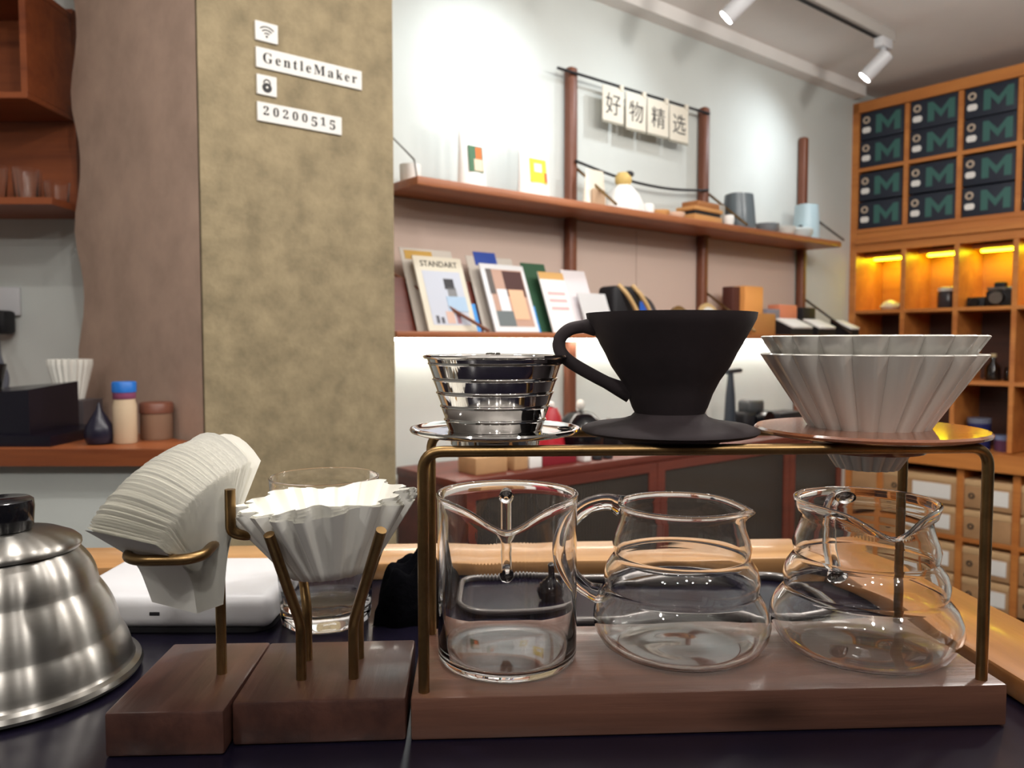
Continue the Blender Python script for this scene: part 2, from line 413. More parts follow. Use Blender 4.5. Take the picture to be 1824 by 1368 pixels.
# straight cylinder server, spout towards the viewer
co = [(0, .0), (.040, .0), (.0500, .0012), (.0524, .0040), (.0528, .0080), (.0528, .06), (.0528, .100), (.0528, .116), (.0530, .1225), (.0532, .1250)]
ci = [(0, .0052), (.042, .0052), (.0490, .0066), (.0506, .0100), (.0506, .06), (.0506, .100), (.0506, .116), (.0508, .1225), (.0510, .1248)]
server('glass_server', 'straight-sided glass server with spout facing forward, under the steel dripper', (-.0037, .5910, .0302), co, ci, -PI/2, (.36, .0075, .0155),
       [(.0515, .113), (.0590, .1150), (.0690, .1090), (.0735, .0900), (.0730, .0700), (.0660, .0530), (.0590, .0480), (.0520, .0480)], .0046, PI/2+.02, .085)
def ripple(top, rs):
    return [(0, .0006), (.016, .0004), (.022, .0), (.045, .0), (.056, .0020), (.0625, .0065), (.0670, .0140), (rs[0], .0225), (rs[0]-.0010, .0300), (rs[0]-.0048, .0385), (.0600, .0452), (.0586, .0474),
            (.0596, .0500), (.0603, .0570), (.0580, .0650), (.0535, .0712), (.0518, .0734), (.0526, .0758), (.0536, .0820), (.0515, .0890), (.0490, .0960), (.0476, .1020), (.0472, .1055), (rs[1]-.002, .1085), (rs[1], top)]
def shell(pr, g=.0021):
    out = []
    for i, (r, z) in enumerate(pr):
        a = pr[max(0, i-1)]; b = pr[min(len(pr)-1, i+1)]
        tx, tz = b[0]-a[0], b[1]-a[1]; l = math.hypot(tx, tz) or 1
        out.append((max(0, r-tz/l*g), z+tx/l*g) if r > 0 else (0, z+g))
    return out
def server_round(label, pos, sa, ha, rs, top, hz=0):
    pr = ripple(top, rs); s_in = shell(pr)
    s_in[-1] = (pr[-1][0]-.0021, pr[-1][1]-.0001)
    return server('glass_server', label, pos, pr, s_in, sa, (.26+hz*6, .0085, .0065+hz), [(.0470, .1100), (.0550, .1125), (.0640, .1120), (.0760, .1070), (.0880, .0950), (.0945, .0780), (.0925, .0620), (.0840, .0490), (.0740, .0410), (.0640, .0375)], .0044, ha, .098, hflat=1.5)
server_round('rippled round glass server with handle at left, under the black dripper', (.1330, .612, .0302), .03, PI-.21, (.0687, .0490), .1122)
server_round('rippled round glass server with spout turned forward, under the white drippers', (.2750, .607, .0302), math.radians(-96), math.radians(85), (.0705, .0527), .1165, .010)

# ------------------------------------------------------------------ paper filter stand (left block)
fs = thing('filter_stand', 'small walnut block with a bent brass wire cradle for paper filters', 'filter stand', (-.2645, .4985, 0), 'W', math.radians(2.6))
MB().rbox(0, .0765, 0, .119, .0005, .0302, .0022).build('base', M['walnut'], fs)
fx, fy = -.2645, .4985
wire = [(-.2079, .5581, .0285), (-.2079, .5581, .1290), (-.2045, .5160, .1285), (-.2130, .5068, .1280), (-.2440, .5075, .1275), (-.2575, .5190, .1275), (-.2560, .5450, .128), (-.2480, .6010, .1285), (-.2080, .6130, .1290), (-.1850, .6000, .1300), (-.1780, .5600, .1320), (-.1840, .5380, .1360), (-.1925, .5350, .1390), (-.1925, .5350, .1690)]
MB().tube(fillet([(x-fx, y-fy, z) for x, y, z in wire], .009, 6), .0037, 12).build('cradle', M['brass'], fs, 60)

# stack of trapezoid paper filters fanned out in the cradle
ps = thing('paper_filter_stack', 'fanned stack of white cone paper filters held in brass wire', 'paper filters', (-.2335, .5560, .083))
Tn = Vector((.50, .866, 0)); Wn = Vector((.866, -.50, 0))
def sheet(u, na=9, nsg=16, jit=0, dl=0):
    """u 0 = front sheet leaning forward over the wire, 1 = rear upright sheet"""
    L = .089+.034*u+dl; rows = []; cent = []
    lo_a = math.radians(17*(1-u)); hi_a = math.radians(53*(1-u)-17*u)+jit
    base = Tn*(-.010+.022*u); pos = Vector((0, 0, 0)); up_ = Vector((0, 0, 1))
    for i in range(nsg+1):
        s = i/nsg; q = max(0, min(1, (s-.22)/.34)); q = q*q*(3-2*q); ang = lo_a+(hi_a-lo_a)*q
        if i: pos = pos+(-Tn*math.sin(ang)+up_*math.cos(ang))*(L/nsg)
        cent.append((pos.copy(), ang, s))
    for j in range(na+1):
        a = -1+2*j/na; row = []
        for p, ang, s in cent:
            d = -Tn*math.sin(ang)+up_*math.cos(ang); nrm = -Tn*math.cos(ang)-up_*math.sin(ang)
            row.append(base+p+Wn*(a*(.0245+.0125*s))-d*(.017*a*a*s*s)-nrm*(.004*a*a*s))
        rows.append(row)
    return rows
NS = 56
bund = MB()
for i in range(1, NS):
    u = (i/NS)**.85*.86
    bund.grid(sheet(u, jit=-random.uniform(0, .015)*min(1, i/6), dl=random.uniform(-.0009, .0005)))
bund.build('sheet_bundle', M['paper'], ps, 60, kind='stuff', label='dense bundle of thin white sheets')
MB().grid(sheet(0)).build('front_sheet', M['paper'], ps, 60)
for k in range(5):
    MB().grid(sheet(.88+.03*k, jit=.03*k*(1 if k % 2 else -.5))).build('loose_sheet', M['paper'], ps, 60)

# ------------------------------------------------------------------ wave filter stand (second block)
ws = thing('wave_filter_stand', 'walnut block with four splayed brass rods for wave filters', 'filter stand', (-.1870, .5135, 0), 'W', math.radians(3.5))
MB().rbox(0, .1155, 0, .106, .0005, .0302, .0022).build('base', M['walnut'], ws)
bx, by = -.1870, .5135
ca, sa = math.cos(math.radians(-3.5)), math.sin(math.radians(-3.5))
def loc2(x, y, z): return ((x-bx)*ca-(y-by)*sa, (x-bx)*sa+(y-by)*ca, z)
for (x, y), (x2, y2, z2) in zip([(-.1502, .5505), (-.1133, .5524), (-.1548, .5854), (-.1163, .5886)], [(-.1610, .5160, .1430), (-.0868, .5180, .1455), (-.1760, .6270, .143), (-.0930, .6270, .1455)]):
    MB().tube(fillet([loc2(x, y, .0285), loc2(x, y, .0700), loc2(x2, y2, z2)], .008, 5), .0037, 12).build('rod', M['brass'], ws, 60)
wf = thing('wave_filter_stack', 'white fluted paper wave filters resting in the brass rods', 'paper filters', (-.1325, .5700, .1020))
wf.rotation_euler = (math.radians(-2), math.radians(-4.5), 0)
def wave(name, dz, sc, par):
    NF = 20
    def fn(a, r, z, k):
        ph = (a*NF/(2*PI)+.3*math.sin(3*a)+.04*math.sin(7*a+dz*900)) % 1
        tri = max(-1, min(1, 1.7*math.sin(2*PI*ph)))
        h = max(0, min(1, z/.05)); amp = .0006+.0036*h
        return r+amp*tri, z+.0022*math.sin(5*a+dz*500)*h
    m = MB()
    pr = [(0, .0), (.027, .0), (.0300, .0012)]+[(.0300+.0335*(i/8)**1.0, .0012+.050*i/8) for i in range(1, 9)]
    m.lathe([(r*sc, z+dz) for r, z in pr], 352, fn=fn)
    m.build(name, M['paper'], par, 60)
for k in range(5): wave('outer_filter' if k == 0 else 'inner_filter', .0012*k, 1-.012*k, wf)

# ------------------------------------------------------------------ kettle
kt = thing('pour_over_kettle', 'brushed steel beehive kettle with black lid knob at the left edge', 'kettle', (-.402, .615, 0))
kp = [(0, .001), (.090, .001), (.0965, .0025), (.0985, .0055), (.0970, .0090), (.0925, .0105), (.0912, .0122)]
def bulge(p, q, b, n=10):
    return [(p[0]+(q[0]-p[0])*i/n+b*math.sin(PI*i/n)*.9, p[1]+(q[1]-p[1])*i/n+b*math.sin(PI*i/n)*.4) for i in range(n+1)]
kp += bulge((.0908, .0135), (.0822, .0372), .0014)+bulge((.0818, .0386), (.0672, .0742), .0024)+bulge((.0667, .0756), (.0528, .1045), .0030)
kp += [(.0515, .1062), (.0500, .1060), (.0500, .1040), (0, .1040)]
MB().lathe(kp, 112).build('body', M['steel'], kt, 28)
lid = MB().lathe([(.0545, .1062), (.0552, .1080), (.0548, .1105), (.0510, .1140), (.0400, .1190), (.0280, .1215), (0, .1222), ], 96).build('lid', M['steel'], kt, 50)
MB().lathe([(0, .1223), (.0200, .1223), (.0215, .1245), (.0225, .1400), (.0220, .1455), (.0195, .1475), (0, .1475)], 48).build('knob', M['blackgloss'], lid, 40)
sp = spline([(-.042, -.073, .03), (-.060, -.104, .035), (-.072, -.125, .07), (-.080, -.139, .12), (-.097, -.168, .135)], 6)
MB().tube(sp, [.011-.007*i/(len(sp)-1) for i in range(len(sp))], 14).build('spout', M['steel'], kt, 60)
hp = spline([(-.045, .026, .103), (-.09, .052, .127), (-.130, .075, .122), (-.142, .082, .085), (-.136, .078, .045)], 6)
MB().tube(hp, .006, 12).build('handle', M['blackgloss'], kt, 60)

# ------------------------------------------------------------------ scale, tumbler, cloth, tray, blower
sc = thing('coffee_scale', 'flat white plastic coffee scale behind the paper filters', 'scale', (-.3225, .786, 0))
MB().rbox(-.1, .1, -.069, .069, .004, .0360, .011, 4).build('body', M['whiteplastic'], sc, 50)
def slab(w, d, z0, z1, r, name, m, par):
    pts = []
    for cx, cy_, a0 in ((w-r, d-r, 0), (-w+r, d-r, 90), (-w+r, -d+r, 180), (w-r, -d+r, 270)):
        pts += [(cx+r*math.cos(math.radians(a0+k*15)), cy_+r*math.sin(math.radians(a0+k*15))) for k in range(7)]
    return MB().prism(pts, z0, z1).build(name, m, par, 40)
slab(.096, .066, .0005, .005, .02, 'foot', M['blackmatte'], sc)
MB().rbox(-.013, -.0035, -.0696, -.0682, .0175, .0210, .0006).build('port', M['blackmatte'], sc)
gl = thing('glass_tumbler', 'tall clear glass tumbler behind the wave filters', 'tumbler', (-.1815, .757, .0003))
def fac(a, r, z, k):
    return (r*(1-.02*abs(math.sin(6*a))*(1 if z < .06 else max(0, 1-(z-.06)/.02))), z)
MB().lathe([(0, 0), (.040, 0), (.0425, .002), (.0440, .010), (.0465, .06), (.0500, .11), (.0519, .1390)]+[(.0511+.0011*math.cos(math.radians(q)), .1400+.0011*math.sin(math.radians(q))) for q in range(-20, 201, 20)]+[(.0502, .1390), (.0484, .11), (.0445, .06), (.0415, .018), (.037, .013), (0, .012)], 96, fn=fac).build('body', M['glass'], gl, 60)
def cloth():
    rows = []
    for i in range(41):
        row = []
        for j in range(31):
            x = -1+2*i/40; y = -1+2*j/30; r = max(abs(x)**2.4, abs(y)**2.4)
            h = .052*max(0, 1-r)**.6*(1+.18*math.sin(5*x+3*y)+.12*math.sin(9*y-4*x))
            row.append((x*.034+.003*math.sin(7*y), y*.055+.003*math.sin(6*x), max(.0006, h)))
        rows.append(row)
    return MB().grid(rows).build('cloth', M['cloth'], None, 80)
tag(cloth(), 'crumpled black cloth behind the rack and the tumbler', 'cloth', pos=(-.098, .790, 0))
ty = thing('drip_tray', 'dark rounded tray behind the glass servers', 'tray', (.128, .798, 0), 'W', math.radians(2.9))
slab(.185, .066, .0005, .004, .03, 'floor_plate', M['black'], ty)
pts = []
for cx, cy_, a0 in ((.155, .036, 0), (-.155, .036, 90), (-.155, -.036, 180), (.155, -.036, 270)):
    pts += [(cx+.031*math.cos(math.radians(a0+k*15)), cy_+.031*math.sin(math.radians(a0+k*15)), .0085) for k in range(7)]
MB().tube(pts, .0045, 10, closed=True).build('rim', flat('tray_rim', (120, 116, 114), .2, .6), ty, 80)
bl = thing('rubber_blower', 'small black rubber bulb standing in the tray', 'blower', (.045, .775, .0042))
MB().lathe([(0, 0), (.012, 0), (.0165, .004), (.018, .012), (.015, .021), (.008, .027), (.0045, .031), (.004, .043), (.0045, .045), (.002, .047), (0, .047)], 40).build('bulb', M['blackgloss'], bl, 60)

# ------------------------------------------------------------------ name plates on the pillar
PY = -.449
def plate(x0, x1, z0, z1, name, label):
    t = thing(name, label, 'sign', (x0, PY, z0), 'S', group='network plates on the concrete pillar')
    MB().rbox(0, x1-x0, -.006, -.0003, 0, z1-z0, .001, 1).build('panel', M['plate'], t)
    return t
def arc_band(cx, cz, r, w, a0, a1, n=12):
    A = [math.radians(a0+(a1-a0)*i/n) for i in range(n+1)]
    return [(cx+(r+w)*math.cos(a), cz+(r+w)*math.sin(a)) for a in A]+[(cx+(r-w)*math.cos(a), cz+(r-w)*math.sin(a)) for a in A[::-1]]
t = plate(-3.755, -3.697, 1.016, 1.063, 'wifi_plate', 'small white square plate with a wireless signal symbol')
for r in (.0085, .0155, .0225):
    MB().tube([(.029+r*1.1*math.cos(math.radians(q)), -.0062, .0115+r*1.1*math.sin(math.radians(q))) for q in range(44, 137, 8)], .00155, 8).build('symbol', M['ink'], t)
MB().prism([(.029+.003*math.cos(a*PI/6), .0125+.003*math.sin(a*PI/6)) for a in range(12)], -.0066, -.0060, 'y').build('symbol', M['ink'], t, smooth=0)
def serif(s):
    out = ''
    for c in s:
        if 'A' <= c <= 'Z': out += chr(0x1D400+ord(c)-65)
        elif 'a' <= c <= 'z': out += chr(0x1D41A+ord(c)-97)
        elif c.isdigit(): out += chr(0x1D7CE+int(c))
        else: out += c
    return out
t = plate(-3.754, -3.463, .950, 1.000, 'name_plate', 'long white plate lettered with the network name')
text(serif('GentleMaker'), 'lettering', M['greyink'], t, .036, (.016, -.0062, .0145), width=.258, spacing=1.35)
t = plate(-3.753, -3.702, .885, .934, 'lock_plate', 'small white square plate with a black padlock symbol')
MB().prism([(.0255+.0125*math.cos(a*PI/12), .0185+.0120*math.sin(a*PI/12)) for a in range(24)], -.0066, -.0060, 'y').build('symbol', M['ink'], t, smooth=0)
MB().prism(arc_band(.0255, .0300, .0080, .0018, -10, 190, 14), -.0066, -.0060, 'y').build('symbol', M['ink'], t, smooth=0)
MB().prism([(.0255+.0028*math.cos(a*PI/6), .0195+.0028*math.sin(a*PI/6)) for a in range(12)], -.0070, -.0066, 'y').build('symbol', M['white'], t, smooth=0)
t = plate(-3.753, -3.524, .820, .867, 'password_plate', 'long white plate lettered with the eight-digit password')
x = .014
for ch, dz in zip('20200515', (0, 0, 0, 0, 0, -.006, 0, -.006)):       # old-style figures
    text(serif(ch), 'lettering', M['greyink'], t, .030 if dz == 0 else .034, (x, -.0062, .0165+dz)); x += .0255

# ------------------------------------------------------------------ wall shelving on the shelf wall (frame S: x = -t, y = -n)
pol = []
for i, tt in enumerate((2.29, 1.43, .57)):
    lab = ('tall dark wooden shelf pole nearest the concrete pillar', 'tall dark wooden shelf pole in the middle of the wall', 'tall dark wooden shelf pole nearest the cubby unit')[i]
    pl = thing('shelf_pole', lab, 'pole', (-tt, -.028, FLOOR), 'S', group='wooden shelf poles on the white wall')
    MB().rbox(-.022, .022, -.022, .022, .001, 1.375-FLOOR, .012, 3).build('post', M['polewood'], pl, 50)
    pol.append(pl)
    for z0, dn, zf in ((.975, .225, .80), (.505, .275, .315)):          # diagonal braces from the pole to the shelf front
        MB().tube([(.026, -.01, z0-FLOOR), (.030, -dn, zf+.004-FLOOR)], .006, 8).build('brace', M['brass'] if i < 2 else M['steel'], pl)
up = thing('upper_wall_shelf', 'long brown upper shelf board on the white wall', 'shelf', (-3.15, 0, .772), 'S')
MB().rbox(0, 2.62, -.235, -.062, 0, .028, .003).build('board', M['shelfwood'], up)
for a, b in ((0, .834), (.886, 1.694), (1.746, 2.554), (2.606, 2.62)): MB().box(a, b, -.0615, -.001, .001, .027).build('rear_strip', M['shelfwood'], up, smooth=0)
MB().tube([(.02, -.03, .20), (.01, -.20, .085), (.01, -.215, .029)], .003, 8).build('end_wire', M['steel'], up)
lo = thing('magazine_shelf', 'long brown lower shelf displaying magazines on the white wall', 'shelf', (-3.27, 0, .285), 'S')
MB().rbox(0, 2.86, -.30, -.062, 0, .020, .003).build('board', M['shelfwood'], lo)
MB().add([(0, -.19, .0205), (.93, -.19, .0205), (.93, -.12, .20), (0, -.12, .20), (0, -.18, .0205), (.93, -.18, .0205), (.93, -.11, .20), (0, -.11, .20)], [(0,1,2,3),(7,6,5,4),(0,4,5,1),(1,5,6,2),(2,6,7,3),(3,7,4,0)]).build('display_board', M['cabwood'], lo, smooth=0)
for a, b in ((0, 1.40), (1.404, 2.675)): MB().box(a, b, -.005, -.001, .021, .485).build('back_panel', flat('beige_panel', (206, 183, 170), .8), lo, smooth=0)
MB().tube([(.06, -.06, .25), (.36, -.295, .022)], .006, 8).build('brace', M['polewood'], lo)
for a, b in ((0, .954), (1.006, 1.814), (1.866, 2.674), (2.726, 2.86)): MB().box(a, b, -.0615, -.001, .001, .019).build('rear_strip', M['shelfwood'], lo, smooth=0)
MB().box(.05, 2.72, -.085, -.068, -.009, -.0005).build('led_strip', M['strip'], lo, smooth=0, label='glowing warm white strip light')

# hanging rod, four cards, cable
o = MB().tube([(-.10, 0, 0), (.86, 0, -.005)], .006, 8).build('hanging_rod', M['blackmatte'])
tag(o, 'thin dark rod across the tops of two wall poles', 'rod', pos=(-2.29, -.058, 1.345), fr='S')
o = MB().tube(spline([(0, 0, 0), (.2, 0, -.028), (.4, 0, -.042), (.6, 0, -.040), (.80, 0, -.022), (.86, 0, -.012)], 6), .006, 8).build('wall_cable', M['blackmatte'])
tag(o, 'dark cable sagging between two wall poles above the shelf', 'cable', pos=(-2.29, -.056, 1.0), fr='S')
for x0, x1, z0, ch, lab in ((-2.149, -2.023, 1.178, '好', 'first'), (-2.008, -1.882, 1.170, '物', 'second'), (-1.873, -1.733, 1.170, '精', 'third'), (-1.724, -1.596, 1.165, '选', 'fourth')):
    cd = thing('hanging_card', lab+' white lettered card hanging from the rod, counted from the pillar', 'card', (x0, -.062, z0), 'S', group='lettered cards hanging from the rod')
    w = x1-x0; h = 1.328-z0
    MB().rbox(0, w, -.006, -.002, 0, h, .001, 1).build('sheet', M['offwhite'], cd)
    MB().box(0, w, -.0065, -.0015, 0, .010).build('hem', flat('hem', (150, 145, 130)), cd, smooth=0)
    MB().rbox(w*.82, w*.98, -.010, .010, h-.006, h+.018, .002, 1).build('loop', M['offwhite'], cd)
    text(ch, 'lettering', M['ink'], cd, .095, (w*.5, -.0062, h*.30), align='CENTER')

# ------------------------------------------------------------------ things on the upper shelf (top z = .80)
ZS = .8003
def bag(pos, w, h, label, cols, rot=0):
    t = thing('coffee_bag', label, 'coffee bag', pos, 'S', rot, group='white coffee bags on the upper shelf')
    rows = []
    for i in range(13):
        s = i/12; d = .035*(1-s)**.8+.002; hw = w/2*(1-.04*math.sin(PI*s))
        rows.append([(hw*math.cos(a), -d*math.sin(a), h*s) for a in [2*PI*k/24 for k in range(25)]])
    MB().grid(rows).build('pouch', M['white'], t, 60)
    MB().box(-w/2, w/2, -.003, .003, h-.002, h+.025).build('seal', M['white'], t, smooth=0)
    lab = MB().add([(-w*.26, -.0305, h*.24), (w*.26, -.0305, h*.24), (w*.26, -.0205, h*.62), (-w*.26, -.0205, h*.62), (-w*.26, -.0270, h*.24), (w*.26, -.0270, h*.24), (w*.26, -.0170, h*.62), (-w*.26, -.0170, h*.62)], [(0,1,2,3),(7,6,5,4),(0,4,5,1),(1,5,6,2),(2,6,7,3),(3,7,4,0)]).build('label_print', flat(cols[0][0], cols[0][1]), t)
    for nm, c, (a, b, c0, c1) in cols[1:]:
        y0, y1 = -.0310+.0100*c0, -.0310+.0100*c1; z0, z1 = h*.24+h*.38*c0, h*.24+h*.38*c1; xa, xb = -w*.26+w*.52*a, -w*.26+w*.52*b; MB().add([(xa, y0, z0), (xb, y0, z0), (xb, y1, z1), (xa, y1, z1), (xa, y0+.002, z0), (xb, y0+.002, z0), (xb, y1+.002, z1), (xa, y1+.002, z1)], [(0,1,2,3),(7,6,5,4),(0,4,5,1),(1,5,6,2),(2,6,7,3),(3,7,4,0)]).build('print_patch', flat(nm, c), lab, smooth=0)
    return t
bag((-2.875, -.15, ZS), .115, .235, 'white coffee bag with green and orange printed label', [('print_green', (70, 110, 80)), ('print_orange', (235, 110, 50), (.5, .9, .5, .95)), ('print_cream', (225, 200, 175), (.35, .95, .05, .5))])
bag((-2.59, -.15, ZS), .150, .230, 'white coffee bag with bright yellow printed label', [('print_yellow', (240, 205, 60)), ('print_white', (245, 240, 225), (.25, .7, .45, .8)), ('print_red', (190, 90, 40), (.85, 1, .05, .45))])
o = MB().lathe([(0, 0), (.028, 0), (.034, .01), (.036, .06), (.033, .06), (.031, .012), (0, .006)], 24).build('small_cup', M['white']); tag(o, 'small white cup at the pillar end of the upper shelf', 'cup', pos=(-3.10, -.11, ZS), fr='S')
# plush doll and cellophane packet
dl = thing('white_doll', 'white draped doll with yellow head on the upper shelf', 'doll', (-2.10, -.14, ZS), 'S')
MB().lathe([(0, 0), (.085, 0), (.083, .03), (.062, .075), (.042, .10), (.030, .112), (0, .115)], 32, fn=lambda a, r, z, k: (r*(1+.05*math.sin(6*a)), z)).build('robe', M['white'], dl, 60)
hd = MB().lathe([(0, .100), (.022, .106), (.034, .125), (.034, .145), (.024, .162), (0, .168)], 24).build('head', flat('doll_yellow', (214, 182, 110)), dl, 60)
MB().lathe([(0, .150), (.018, .154), (.020, .164), (.012, .172), (0, .173)], 16, c=(.016, -.018, -.004)).build('hat', M['ink'], hd, 60)
pk = thing('cellophane_packet', 'pale cellophane packet leaning beside the white doll', 'packet', (-2.255, -.13, ZS), 'S')
rows = [[(.065*math.cos(a)*(1-.25*s), .028*math.sin(a)*(1-s*.9), .155*s) for a in [2*PI*k/20 for k in range(21)]] for s in [i/8 for i in range(9)]]
MB().grid(rows).build('wrapper', flat('cellophane', (228, 218, 200), .25), pk, 60)
MB().rbox(-.04, .03, -.031, -.020, .012, .075, .002, 1).build('label_print', flat('packet_brown', (190, 160, 130)), pk)
o = thing('round_canister', 'small white round canister with black band on the upper shelf', 'canister', (-1.962, -.15, ZS), 'S')
MB().lathe([(0, 0), (.026, 0), (.028, .004), (.028, .044), (.024, .050), (0, .051)], 28).build('pot', M['white'], o, 40)
MB().rbox(-.045, .045, .030, .045, .002, .030, .003).build('strap', M['ink'], o)
for x, r, nm, c, lab in ((-1.887, .045, 'wood_tan', (212, 160, 100), 'low tan wooden dish on the upper shelf'), (-1.790, .048, 'wood_pale', (232, 200, 176), 'pale pinkish wooden dish on the upper shelf')):
    o = MB().lathe([(0, 0), (r*.6, 0), (r*.95, .016), (r, .030), (r*.92, .030), (r*.6, .010), (0, .008)], 32).build('wooden_dish', flat(nm, c), None, 50); tag(o, lab, 'dish', pos=(x, -.15, ZS), fr='S')
bs = thing('wooden_box', 'tan wooden box with black band beside the middle pole', 'box', (-1.62, -.155, ZS), 'S', .06)
MB().rbox(-.105, .105, -.05, .05, 0, .030, .004).build('bottom_tray', flat('wood_tan2', (196, 142, 84)), bs)
MB().rbox(-.098, .098, -.045, .045, .030, .046, .002).build('band', M['ink'], bs)
MB().rbox(-.108, .108, -.052, .052, .046, .064, .004).build('lid', flat('wood_tan2', (196, 142, 84)), bs)
MB().rbox(-.08, .09, -.045, .04, .064, .090, .003).build('top_slat', flat('wood_brown2', (160, 104, 58)), bs)
o = MB().rbox(-.05, .05, -.012, .012, 0, .105, .003).build('grey_book', flat('book_grey', (170, 168, 160))); tag(o, 'upright grey book behind the wooden box', 'book', pos=(-1.462, -.13, ZS), fr='S')
o = MB().lathe([(0, 0), (.020, 0), (.024, .008), (.026, .03), (.023, .045), (0, .047)], 24).build('egg_cup', M['white'], None, 50); tag(o, 'small white pot at the front of the upper shelf', 'pot', pos=(-1.475, -.205, ZS), fr='S')
def pitcher(x, h, r0, r1, c, nm, label, dark):
    t = thing('pitcher', label, 'pitcher', (x, -.14, ZS), 'S', .35, group='enamel pitchers on the upper shelf')
    def fn(a, r, z, k):
        d = (a-PI+PI) % (2*PI)-PI
        return (r+.014*math.exp(-(d/.4)**2)*max(0, (z-h*.8)/(h*.2)), z)
    MB().lathe([(0, 0), (r0, 0), (r0*1.01, .004), ((r0+r1)/2, h*.6), (r1, h), (r1-.003, h), ((r0+r1)/2-.003, h*.6), (r0-.004, .006), (0, .006)], 40, fn=fn).build('body', flat(nm, c, .3), t, 50)
    MB().tube(spline([(r1-.003, 0, h*.9), (r1+.03, 0, h*.93), (r1+.055, 0, h*.78), (r1+.045, 0, h*.5), (r1+.02, 0, h*.28), (r0-.003, 0, h*.22)], 6), .006, 10).build('handle', flat(nm+'_handle', dark, .3), t, 60)
    return t
pitcher(-1.305, .165, .080, .066, (98, 108, 114), 'pitcher_grey', 'dark slate grey enamel pitcher with pale handle', (190, 190, 186))
pitcher(-.715, .180, .068, .058, (176, 198, 206), 'pitcher_blue', 'pale blue enamel pitcher at the far end of the shelf', (150, 154, 150))
def bowl(x, y, r, h, c, nm, label):
    o = MB().lathe([(0, 0), (r*.6, 0), (r*.9, h*.35), (r, h), (r-.004, h), (r*.85, h*.38), (0, h*.15)], 32).build('enamel_cup', flat(nm, c, .3), None, 50); tag(o, label, 'cup', pos=(x, y, ZS), fr='S')
bowl(-1.09, -.15, .062, .048, (120, 128, 134), 'cup_grey', 'slate grey low cup beside the dark pitcher')
bowl(-.957, -.17, .050, .044, (206, 208, 204), 'cup_white', 'white low cup between the grey cup and pale pitcher')
t = thing('lidded_pot', 'small pale pot with black knob beside the blue pitcher', 'pot', (-.835, -.18, ZS), 'S')
MB().lathe([(0, 0), (.045, 0), (.058, .018), (.060, .040), (.052, .048), (.02, .052), (0, .053)], 32).build('pot', flat('pot_pale', (196, 204, 204), .3), t, 50)
MB().lathe([(0, .052), (.010, .053), (.011, .062), (0, .066)], 16).build('knob', M['ink'], t)

# ------------------------------------------------------------------ magazines on the lower shelf (top z = .305)
ZM = .3058
lean = math.radians(-22)
def leaner(name, label, cat, x, w, h, m, y=-.245, group=None, th=.006):
    t = thing(name, label, cat, (x, y, ZM), 'S', group=group)
    t.rotation_euler = (lean, 0, FR['S'][1])
    MB().rbox(-w/2, w/2, -th/2, th/2, 0, h, .001, 1).build('cover', m, t)
    return t
def patch(t, w, h, a, b, c, d, nm, col, k=1, name='print_patch', th=.006):
    return MB().box(-w/2+w*a, -w/2+w*b, -th/2-.0009*k, -th/2-.0002, h*c, h*d).build(name, flat(nm, col), t, smooth=0)
G1 = 'magazines on the lower shelf'
w, h = .195, .272
t = leaner('magazine', 'cream magazine with pale blue cover picture, nearest the pillar', 'magazine', -3.02, w, h, flat('mag_cream', (214, 206, 188)), group=G1)
patch(t, w, h, .12, .90, .08, .80, 'mag_pale', (190, 194, 206)); patch(t, w, h, .52, .72, .56, .70, 'mag_ink', (52, 50, 54), 2); patch(t, w, h, .56, .74, .44, .58, 'mag_grey', (128, 128, 130), 2)
patch(t, w, h, .50, .90, .26, .46, 'mag_blue', (166, 190, 214), 3); patch(t, w, h, .42, .58, .10, .26, 'mag_skin', (206, 172, 156), 2); patch(t, w, h, .20, .26, .10, .20, 'mag_dark', (84, 84, 92), 2); patch(t, w, h, .30, .36, .10, .18, 'mag_dark', (84, 84, 92), 2); patch(t, w, h, .62, .70, .10, .22, 'mag_rose', (150, 110, 120), 2)
text('STANDART', 'lettering', M['greyink'], t, .03, (-w*.38, -.0034, h*.86), width=w*.76)
t2 = thing('brochure_holder', 'clear holder with yellow card behind the cream magazine', 'holder', (-3.03, -.205, ZM), 'S'); t2.rotation_euler = (lean, 0, FR['S'][1])
MB().rbox(-.105, .105, -.002, .002, 0, .305, .001, 1).build('panel', flat('acrylic', (196, 188, 178), .2), t2); MB().box(-.09, .02, -.0035, -.002, .262, .295).build('card', flat('card_yellow', (190, 150, 70)), t2, smooth=0)
w, h = .20, .262
t = leaner('magazine', 'white magazine with warm brown portrait on its cover', 'magazine', -2.745, w, h, flat('mag_white', (222, 222, 224)), group=G1)
patch(t, w, h, .12, .92, .08, .92, 'mag_tan', (186, 150, 132)); patch(t, w, h, .46, .90, .52, .90, 'mag_maroon', (72, 40, 36), 2); patch(t, w, h, .50, .84, .18, .62, 'mag_peach', (226, 180, 146), 3); patch(t, w, h, .12, .50, .08, .30, 'mag_teal', (104, 112, 114), 2); patch(t, w, h, .24, .46, .30, .62, 'mag_white2', (226, 228, 232), 3); patch(t, w, h, .10, .22, .55, .92, 'mag_dkgrey', (96, 88, 84), 2)
t2 = thing('brochure_holder', 'clear holder with blue card behind the portrait magazine', 'holder', (-2.76, -.205, ZM), 'S'); t2.rotation_euler = (lean, 0, FR['S'][1])
MB().rbox(-.105, .105, -.002, .002, 0, .295, .001, 1).build('panel', flat('acrylic', (196, 188, 178), .2), t2); MB().box(-.07, .03, -.0035, -.002, .258, .312).build('card', flat('card_blue', (34, 66, 150)), t2, smooth=0)
